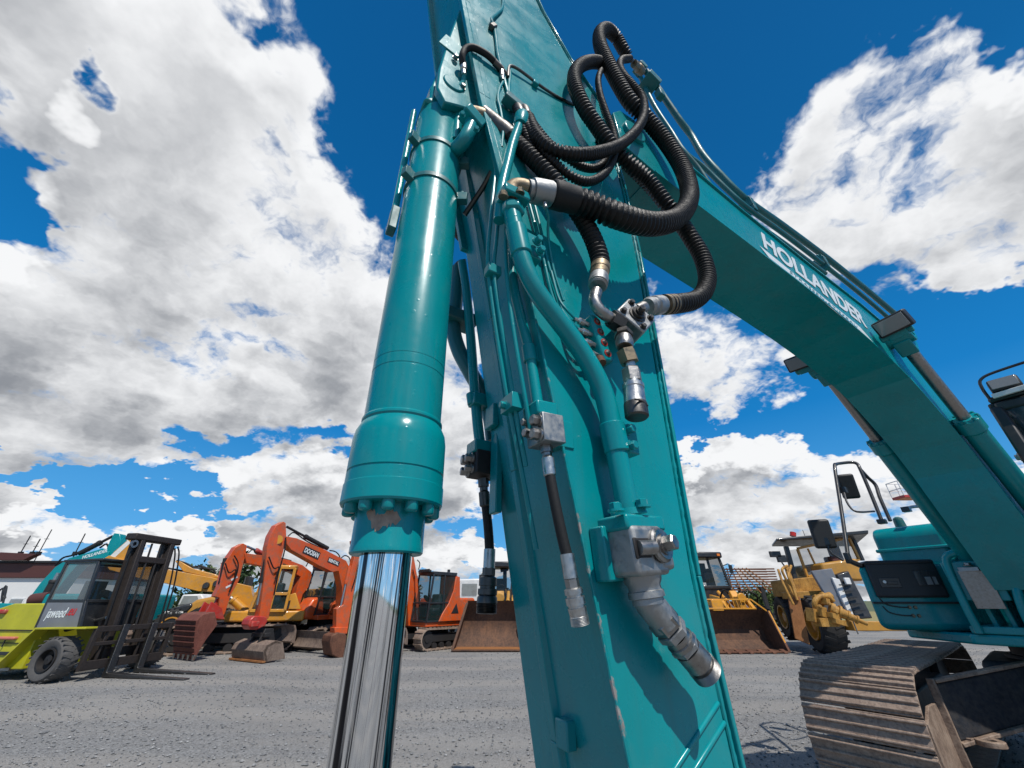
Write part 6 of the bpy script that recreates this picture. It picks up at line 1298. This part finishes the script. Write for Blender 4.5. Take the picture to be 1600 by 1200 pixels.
b = MB()
for k in range(17):
    xx = -1.35 + k * .15; b.bar((xx, .62, 1.33), (xx, .7, 1.66), .03, .02, (1, 0, 0))
b.bar((-1.5, .7, 1.66), (1.2, .7, 1.66), .06, .05); b.bar((-1.5, .62, 1.36), (1.25, .62, 1.36), .08, .05); b.bar((1.2, .7, 1.66), (1.62, .56, 1.28), .05, .05); b.box((-.25, .64, 1.47), (.42, .1, .36)); b.build('spill_guard', LY, bk, .008)
b = MB(); b.bar((1.66, -.03, .04), (1.66, .5, 1.28), .04, .05, (1, 0, 0)); b.build('edge_trim', LY, bk)
cbx = 9.373 - (yl - 1.7)
loader(t, LY, BP, cbx, 3.2, 2.15, 1.25, 1.5, False, .72)
tubes('hydraulic_hose', [[(cbx + .1, 1.9, 1.7), (cbx + .35, 1.7, 1.95), (cbx + .6, 1.9, 1.8), (cbx + .6, 2.1, 1.5)], [(cbx - .2, 1.9, 1.9), (cbx - .5, 1.7, 2.0), (cbx - .6, 2.0, 1.6)], [(cbx + .7, 1.9, 2.0), (cbx + .95, 1.8, 1.8), (cbx + 1.0, 2.0, 1.4)]], .035, HR, t)

# --- big yellow stabiliser machine by the track
t = thing('road_reclaimer', 'tall yellow road machine with a black canopy roof, glazed cab and huge black tyres', 'road machine', (11.4, 17.0, 0), 0)
b = MB(); b.add([(-0.655, -0.3, 3.833), (0.095, 1.3, 3.807), (4.215, 1.9, 3.878), (3.412, -0.1, 4.183), (-0.688, -0.3, 3.736), (0.061, 1.3, 3.702), (4.168, 1.9, 3.77), (3.344, -0.1, 4.033)], [(0, 1, 2, 3), (7, 6, 5, 4), (0, 4, 5, 1), (1, 5, 6, 2), (2, 6, 7, 3), (3, 7, 4, 0)]); rf = b.build('canopy_roof', BP, t, .03)
b = MB(); b.bar((0.22, 0.6, 3.622), (0.154, 0.6, 2.316), .16, .14, (0, 1, 0)); b.build('canopy_post', BP, t, .01)
b = MB(); b.bar((3.358, 0.8, 4.057), (3.4, 0.8, 3.094), .12, .12, (0, 1, 0)); b.build('canopy_post', BP, t, .01)
b = MB(); b.bar((0.603, 0.5, 3.511), (0.634, 0.5, 2.452), .09, .09, (0, 1, 0)); b.bar((0.612, 0.5, 3.536), (2.951, 0.5, 3.965), .12, .09); b.bar((0.634, 0.5, 2.452), (3.013, 0.5, 3.118), .09, .09); b.bar((2.951, 0.5, 3.965), (3.013, 0.5, 3.118), .09, .09, (0, 1, 0)); b.bar((1.043, 0.5, 3.536), (1.158, 0.5, 2.592), .06, .06, (0, 1, 0)); b.build('cab_frame', FY, t, .01)
b = MB(); b.add([(0.637, 0.55, 3.516), (2.981, 0.55, 3.946), (3.054, 0.55, 3.122), (0.668, 0.55, 2.454)], [(0, 1, 2, 3)]); b.build('cab_window', MATS['dusty_glass'], t, smooth=False)
b = MB(); b.add([(0.881, 1.6, 3.577), (0.645, 0.6, 3.522), (0.703, 0.6, 2.456), (0.965, 1.6, 2.553)], [(0, 1, 2, 3)]); b.build('side_window', GL, t, smooth=False)
b = MB(); b.box((2.502, 1.0, 3.311), (.4, .3, .8)); b.box((1.952, 0.6, 3.077), (.35, .5, .3)); b.build('seat', MATS['brown_cladding'], t, .06)
def slab(name, q, thick, mat, bev=.02):
    """quad outline at real depth, pushed back by its thickness"""
    b = MB(); b.hull8(q, [(x, y + thick, z) for x, y, z in q]); return b.build(name, mat, t, bev)
slab('deck_body', [(-0.291, 0.0, 2.36), (1.139, -0.2, 2.508), (0.999, -0.2, 1.805), (-0.332, 0.0, 1.763)], 1.6, MATS['grimy_yellow'])
slab('hood', [(0.948, -0.1, 2.926), (2.241, -0.4, 3.087), (2.179, -0.4, 2.277), (0.899, -0.1, 2.356)], 2.0, FY, .08)
slab('hood_panel', [(-0.032, -0.8, 2.607), (0.555, -1.1, 2.675), (0.549, -1.3, 1.05), (0.134, -1.1, 1.198)], .12, MATS['grey_panel'])
slab('hood_edge', [(0.396, -1.15, 2.373), (0.614, -1.2, 2.308), (0.503, -1.4, 1.072), (0.378, -1.35, 1.052)], .1, MATS['white_paint'])
gr = slab('radiator_grille', [(0.62, -1.15, 2.458), (1.061, -1.2, 2.583), (1.03, -1.5, 1.095), (0.517, -1.4, 1.054)], .3, BP, .03)
b = MB()
for k in range(6):
    f_ = k / 5; p = Vector((0.591, -1.25, 2.119)).lerp(Vector((0.651, -1.5, 1.132)), f_); b.box(p + Vector((.03, -.06, 0)), (.36, .05, .035))
b.build('grille_bar', DP, gr); b = MB(); b.box((0.792, -1.3, 2.241), (.2, .08, .22)); b.build('headlight', MATS['white_paint'], gr, .02)
slab('front_bumper', [(0.098, -1.7, 1.027), (3.203, -1.4, 0.941), (2.929, -1.4, 0.717), (0.1, -1.7, 0.735)], .5, FY)
slab('ladder_rail', [(-0.541, -0.1, 2.834), (-0.389, -0.1, 2.834), (-0.543, -0.4, 1.697), (-0.696, -0.4, 1.676)], .1, MATS['grimy_yellow'])
slab('platform', [(-0.708, -0.4, 1.909), (0.533, -0.6, 1.969), (0.543, -0.6, 1.758), (-0.72, -0.4, 1.676)], .8, MATS['grimy_yellow'])
slab('fender_plate', [(-0.907, -0.3, 1.718), (-0.651, -0.6, 1.758), (-1.164, -1.1, 0.293), (-1.357, -0.7, 0.448)], .06, MATS['orange_rust'])
wax = Vector((-.975, .22, 0))
wheel(t, (-0.123, -0.5, 0.862), wax, .92, .75, YE, TY, .52)
wheel(t, (0.094, 1.6, 1.035), wax, .8, .6, YE, TY, .52)
b = MB(); b.lathe((-0.784, -1.6, 1.594), (-0.169, -1.6, 1.789), [(0, .14), (.02, .2), (.1, .2), (.11, .15), (.3, .15), (.31, .2), (.37, .2), (.38, .14), (.6, .12)], 20); b.tube(catmull([(-0.986, -1.7, 1.251), (-1.003, -1.8, 1.556), (-0.781, -1.8, 1.729), (-0.486, -1.8, 1.748), (-0.35, -1.8, 1.594)], .05), .085, 16); b.lathe((-0.63, -1.9, 1.405), (-0.086, -2.1, 1.115), [(0, .16), (.08, .2), (.12, .2), (.13, .15), (.22, .15), (.23, .21), (.30, .21), (.31, .16), (.46, .14), (.47, .17), (.53, .17), (.54, .11), (.7, .1), (.71, .13), (.76, .13), (.77, .07), (1.0, .06), (1.0, .045)], 20)
b.box((-0.854, -1.8, 0.995), (.6, .4, .25)); 
for c_, s_ in (((-1.103, -1.7, 1.176), (.35, .3, .4)), ((-0.935, -1.9, 1.293), (.22, .2, .3)), ((-0.706, -2.0, 1.185), (.3, .3, .16)), ((-0.568, -2.0, 1.003), (.5, .25, .14)), ((-0.649, -1.85, 1.594), (.16, .2, .2))): b.box(c_, s_, (.1, .2, .3))
for px_ in ((-1.01, -2.0, 1.444), (-0.656, -2.0, 1.519), (-0.604, -2.1, 1.297)): b.bolt(px_, (-.3, -1, .1), .05, .08)
b.build('hydraulic_pump', MATS['grimy_yellow'], t, .02)
for k in range(3):
    b = MB(); b.tube(catmull([(-0.504, -0.2, 2.826), (-0.881, -0.4, 2.676), (-0.848, -0.4, 2.343), (-0.811, -0.5, 1.801)] if k == 0 else ([(-0.352, -0.2, 2.826), (-0.775, -0.5, 2.448), (-0.744, -0.5, 2.121), (-0.792, -0.6, 1.633)] if k == 1 else [(-0.906, -0.2, 2.689), (-1.019, -0.4, 2.277), (-1.014, -0.5, 1.907), (-0.987, -0.6, 1.489)]), .06), .045, 10); b.build('hydraulic_hose', MATS['grimy_yellow'], t)
b = MB()
for c_, s_ in (((-0.657, 0.1, 3.274), (.42, .12, .22)), ((-0.453, 0.1, 3.107), (.34, .12, .26))): b.box(c_, s_)
b.tube([(-0.594, 0.1, 3.226), (-0.485, 0.0, 2.817)], .03, 8); b.build('work_lamp', BP, t, .03)
b = MB(); b.cyl((1.076, 1.2, 4.112), (1.133, 1.2, 4.273), .12, 14); b.build('beacon', MATS['lamp_red'], rf)
tubes('aerial', [[(1.616, 1.2, 4.112), (1.602, 1.2, 4.381)]], .012, BP, t)
b = MB(); b.cyl((0.082, -1.8, 1.068), (0.092, -1.8, 0.651), .02, 8); b.build('prop_rod', WS, t)

# --- folded harrow frame behind the yellow loader
hx = (14.109, 25.0, 2.708)
t = thing('harrow_frame', 'dark red folded harrow of stacked bars standing behind the yellow loader', 'farm implement', (hx[0], 25, 0), -6)
b = MB()
for k in range(9):
    z = hx[2] - .55 + k * .135; b.bar((-1.5, 0, z), (1.35, .3, z + .02), .07, .07); b.bar((-1.4, .8, z + .05), (1.2, 1.0, z + .03), .06, .06)
b.build('bar_stack', MATS['rust'], t)
b = MB()
for k in range(6): b.bar((-1.4 + k * .5, -.05, hx[2] - .7), (-1.4 + k * .22, .1, hx[2] + .6), .05, .05, (0, 1, 0))
b.build('crossbar', MATS['orange_rust'], t)
b = MB(); b.bar((.35, .1, 0), (.25, .1, hx[2] - .4), .18, .2, (0, 1, 0)); b.bar((-.9, .6, 0), (-.8, .6, hx[2] - .4), .12, .14, (0, 1, 0)); b.bar((.3, .1, .5), (1.3, .3, hx[2] - .5), .1, .1); b.build('support_leg', DM, t)

# --- boom lift basket in the sky behind the boom
bl = (24.037, 24.0, 7.507)
t = thing('boom_lift', 'white cherry picker arm with red and white basket raised behind the turquoise boom', 'aerial lift', (bl[0] + 6.5, 26, 0), 0)
b = MB()
for zz_ in (0, .45, .9):
    for p, q in (((-7.0, -2.6), (-5.9, -2.6)), ((-5.9, -2.6), (-5.9, -1.8)), ((-5.9, -1.8), (-7.0, -1.8)), ((-7.0, -1.8), (-7.0, -2.6))): b.bar((p[0], p[1], bl[2] - .4 + zz_), (q[0], q[1], bl[2] - .4 + zz_), .04, .04)
for x in (-7.0, -6.45, -5.9):
    for y in (-2.6, -1.8): b.bar((x, y, bl[2] - .4), (x, y, bl[2] + .5), .04, .04, (0, 1, 0))
bs = b.build('basket', MATS['white_paint'], t); b = MB(); b.box((-6.45, -2.2, bl[2] - .42), (1.15, .85, .16)); b.build('basket_floor', MATS['red_paint'], bs, .02)
b = MB(); b.bar((-6.0, -2.2, bl[2] - .4), (-5.4, -1.8, bl[2] - .5), .12, .14); b.bar((-5.4, -1.6, bl[2] - .6), (0, .0, 2.2), .26, .3); b.build('lift_arm', MATS['white_paint'], t, .02)
b = MB(); b.bar((-5.3, -1.58, bl[2] - .57), (-4.9, -1.45, bl[2] - .9), .28, .33); b.build('arm_stripe', MATS['red_paint'], t)
b = MB(); b.box((.3, 0, 1.3), (2.2, 1.6, 1.2)); b.build('chassis', MATS['white_paint'], t, .06)
for x in (-.4, 1.0):
    for s in (-1, 1): wheel(t, (x, s * .85, .4), (0, s, 0), .4, .3, MATS['dark_metal'], TY, .55, lug=False)

# ------------------------------------------------------------------ trees and scrub along the edge of the yard
def leaf_mat(name, c):
    m, nt, b = nodes_of(name); g = nt.nodes.new('ShaderNodeNewGeometry'); n = noise(nt, 1.2, 4)
    c1 = mixrgb(nt, ramp(nt, n, [(.3, (0, 0, 0)), (.7, (1, 1, 1))]), tuple(x * .6 for x in c), tuple(x * 1.45 for x in c))
    nt.links.new(c1, b.inputs['Base Color']); b.inputs['Roughness'].default_value = .7; b.inputs['Specular IOR Level'].default_value = .2
    MATS[name] = m; return m
leaf_mat('leaf_dark', (.035, .06, .02)); leaf_mat('leaf_mid', (.06, .09, .025)); leaf_mat('leaf_pale', (.09, .11, .04))
def tree(name, label, cat, x, y, h, r, mat, n=700, group=None, leaf=.22, seed=0, bush=False):
    t = thing(name, label, cat, (x, y, 0), 0, group); rg = random.Random(seed)
    b = MB(); th = h * (.15 if bush else .45)
    b.tube([(0, 0, -.05), (rg.uniform(-.1, .1), 0, th * .5), (rg.uniform(-.15, .15), rg.uniform(-.1, .1), th * 1.4)], .1, 8, radii=[h * .03, h * .024, h * .008])
    for k in range(6):
        a = rg.random() * 6.28; z0 = th * rg.uniform(.5, 1.1); b.tube([(0, 0, z0), (math.cos(a) * r * .4, math.sin(a) * r * .4, z0 + h * .15), (math.cos(a) * r * .75, math.sin(a) * r * .75, z0 + h * .25)], .03, 6, radii=[h * .012, h * .008, h * .003])
    b.build('trunk', MATS['bark'], t)
    cl = [(rg.uniform(-1, 1) * r * .7, rg.uniform(-1, 1) * r * .7, h * rg.uniform(.2 if bush else .38, .9), r * rg.uniform(.28, .55)) for _ in range(13)]
    b = MB()
    for i in range(n):
        cx, cy, cz, cr = cl[rg.randrange(len(cl))]; v = Vector((rg.gauss(0, 1), rg.gauss(0, 1), rg.gauss(0, .8))).normalized() * cr * rg.uniform(.55, 1.08)
        p = Vector((cx, cy, cz)) + v; p.z = max(p.z, .08)
        e = Euler((rg.uniform(-1, 1), rg.uniform(-1, 1), rg.uniform(0, 6.28))).to_matrix(); s = leaf * rg.uniform(.6, 1.3)
        b.add([p + e @ Vector(q) for q in ((-s, 0, 0), (0, -s * .45, .05 * s), (s, 0, 0), (0, s * .45, .05 * s))], [(0, 1, 2, 3)])
    b.build('crown', mat, t, smooth=False); return t
tree('tree', 'dark broadleaf tree behind the dumper and the forklift mast', 'tree', -16.2, 25, 3.6, 2.0, MATS['leaf_dark'], 1500, None, .2, 1)
tree('tree', 'mid green tree between the forklift mast and the yellow boom', 'tree', -19.2, 27.5, 3.3, 2.0, MATS['leaf_mid'], 1500, None, .2, 2)
tree('bush', 'round green bush left of the harrow frame legs behind the loader', 'bush', 19.231, 34, 2.4, 1.6, MATS['leaf_mid'], 900, None, .17, 3, True)
tree('bush', 'pale green bush under the right end of the harrow frame', 'bush', 21.684, 36, 2.5, 1.7, MATS['leaf_pale'], 900, None, .17, 4, True)
rg = random.Random(5)
for k in range(26):
    x = -70 + k * 5.6 + rg.uniform(-1.5, 1.5); y = 92 + rg.uniform(-6, 10)
    tree('tree', 'small far tree in the low green line on the horizon', 'tree', x, y, rg.uniform(3.0, 4.6), rg.uniform(1.9, 3.0), MATS[rg.choice(('leaf_dark', 'leaf_mid', 'leaf_dark'))], 260, 'trees on the horizon', .55, 20 + k, True)
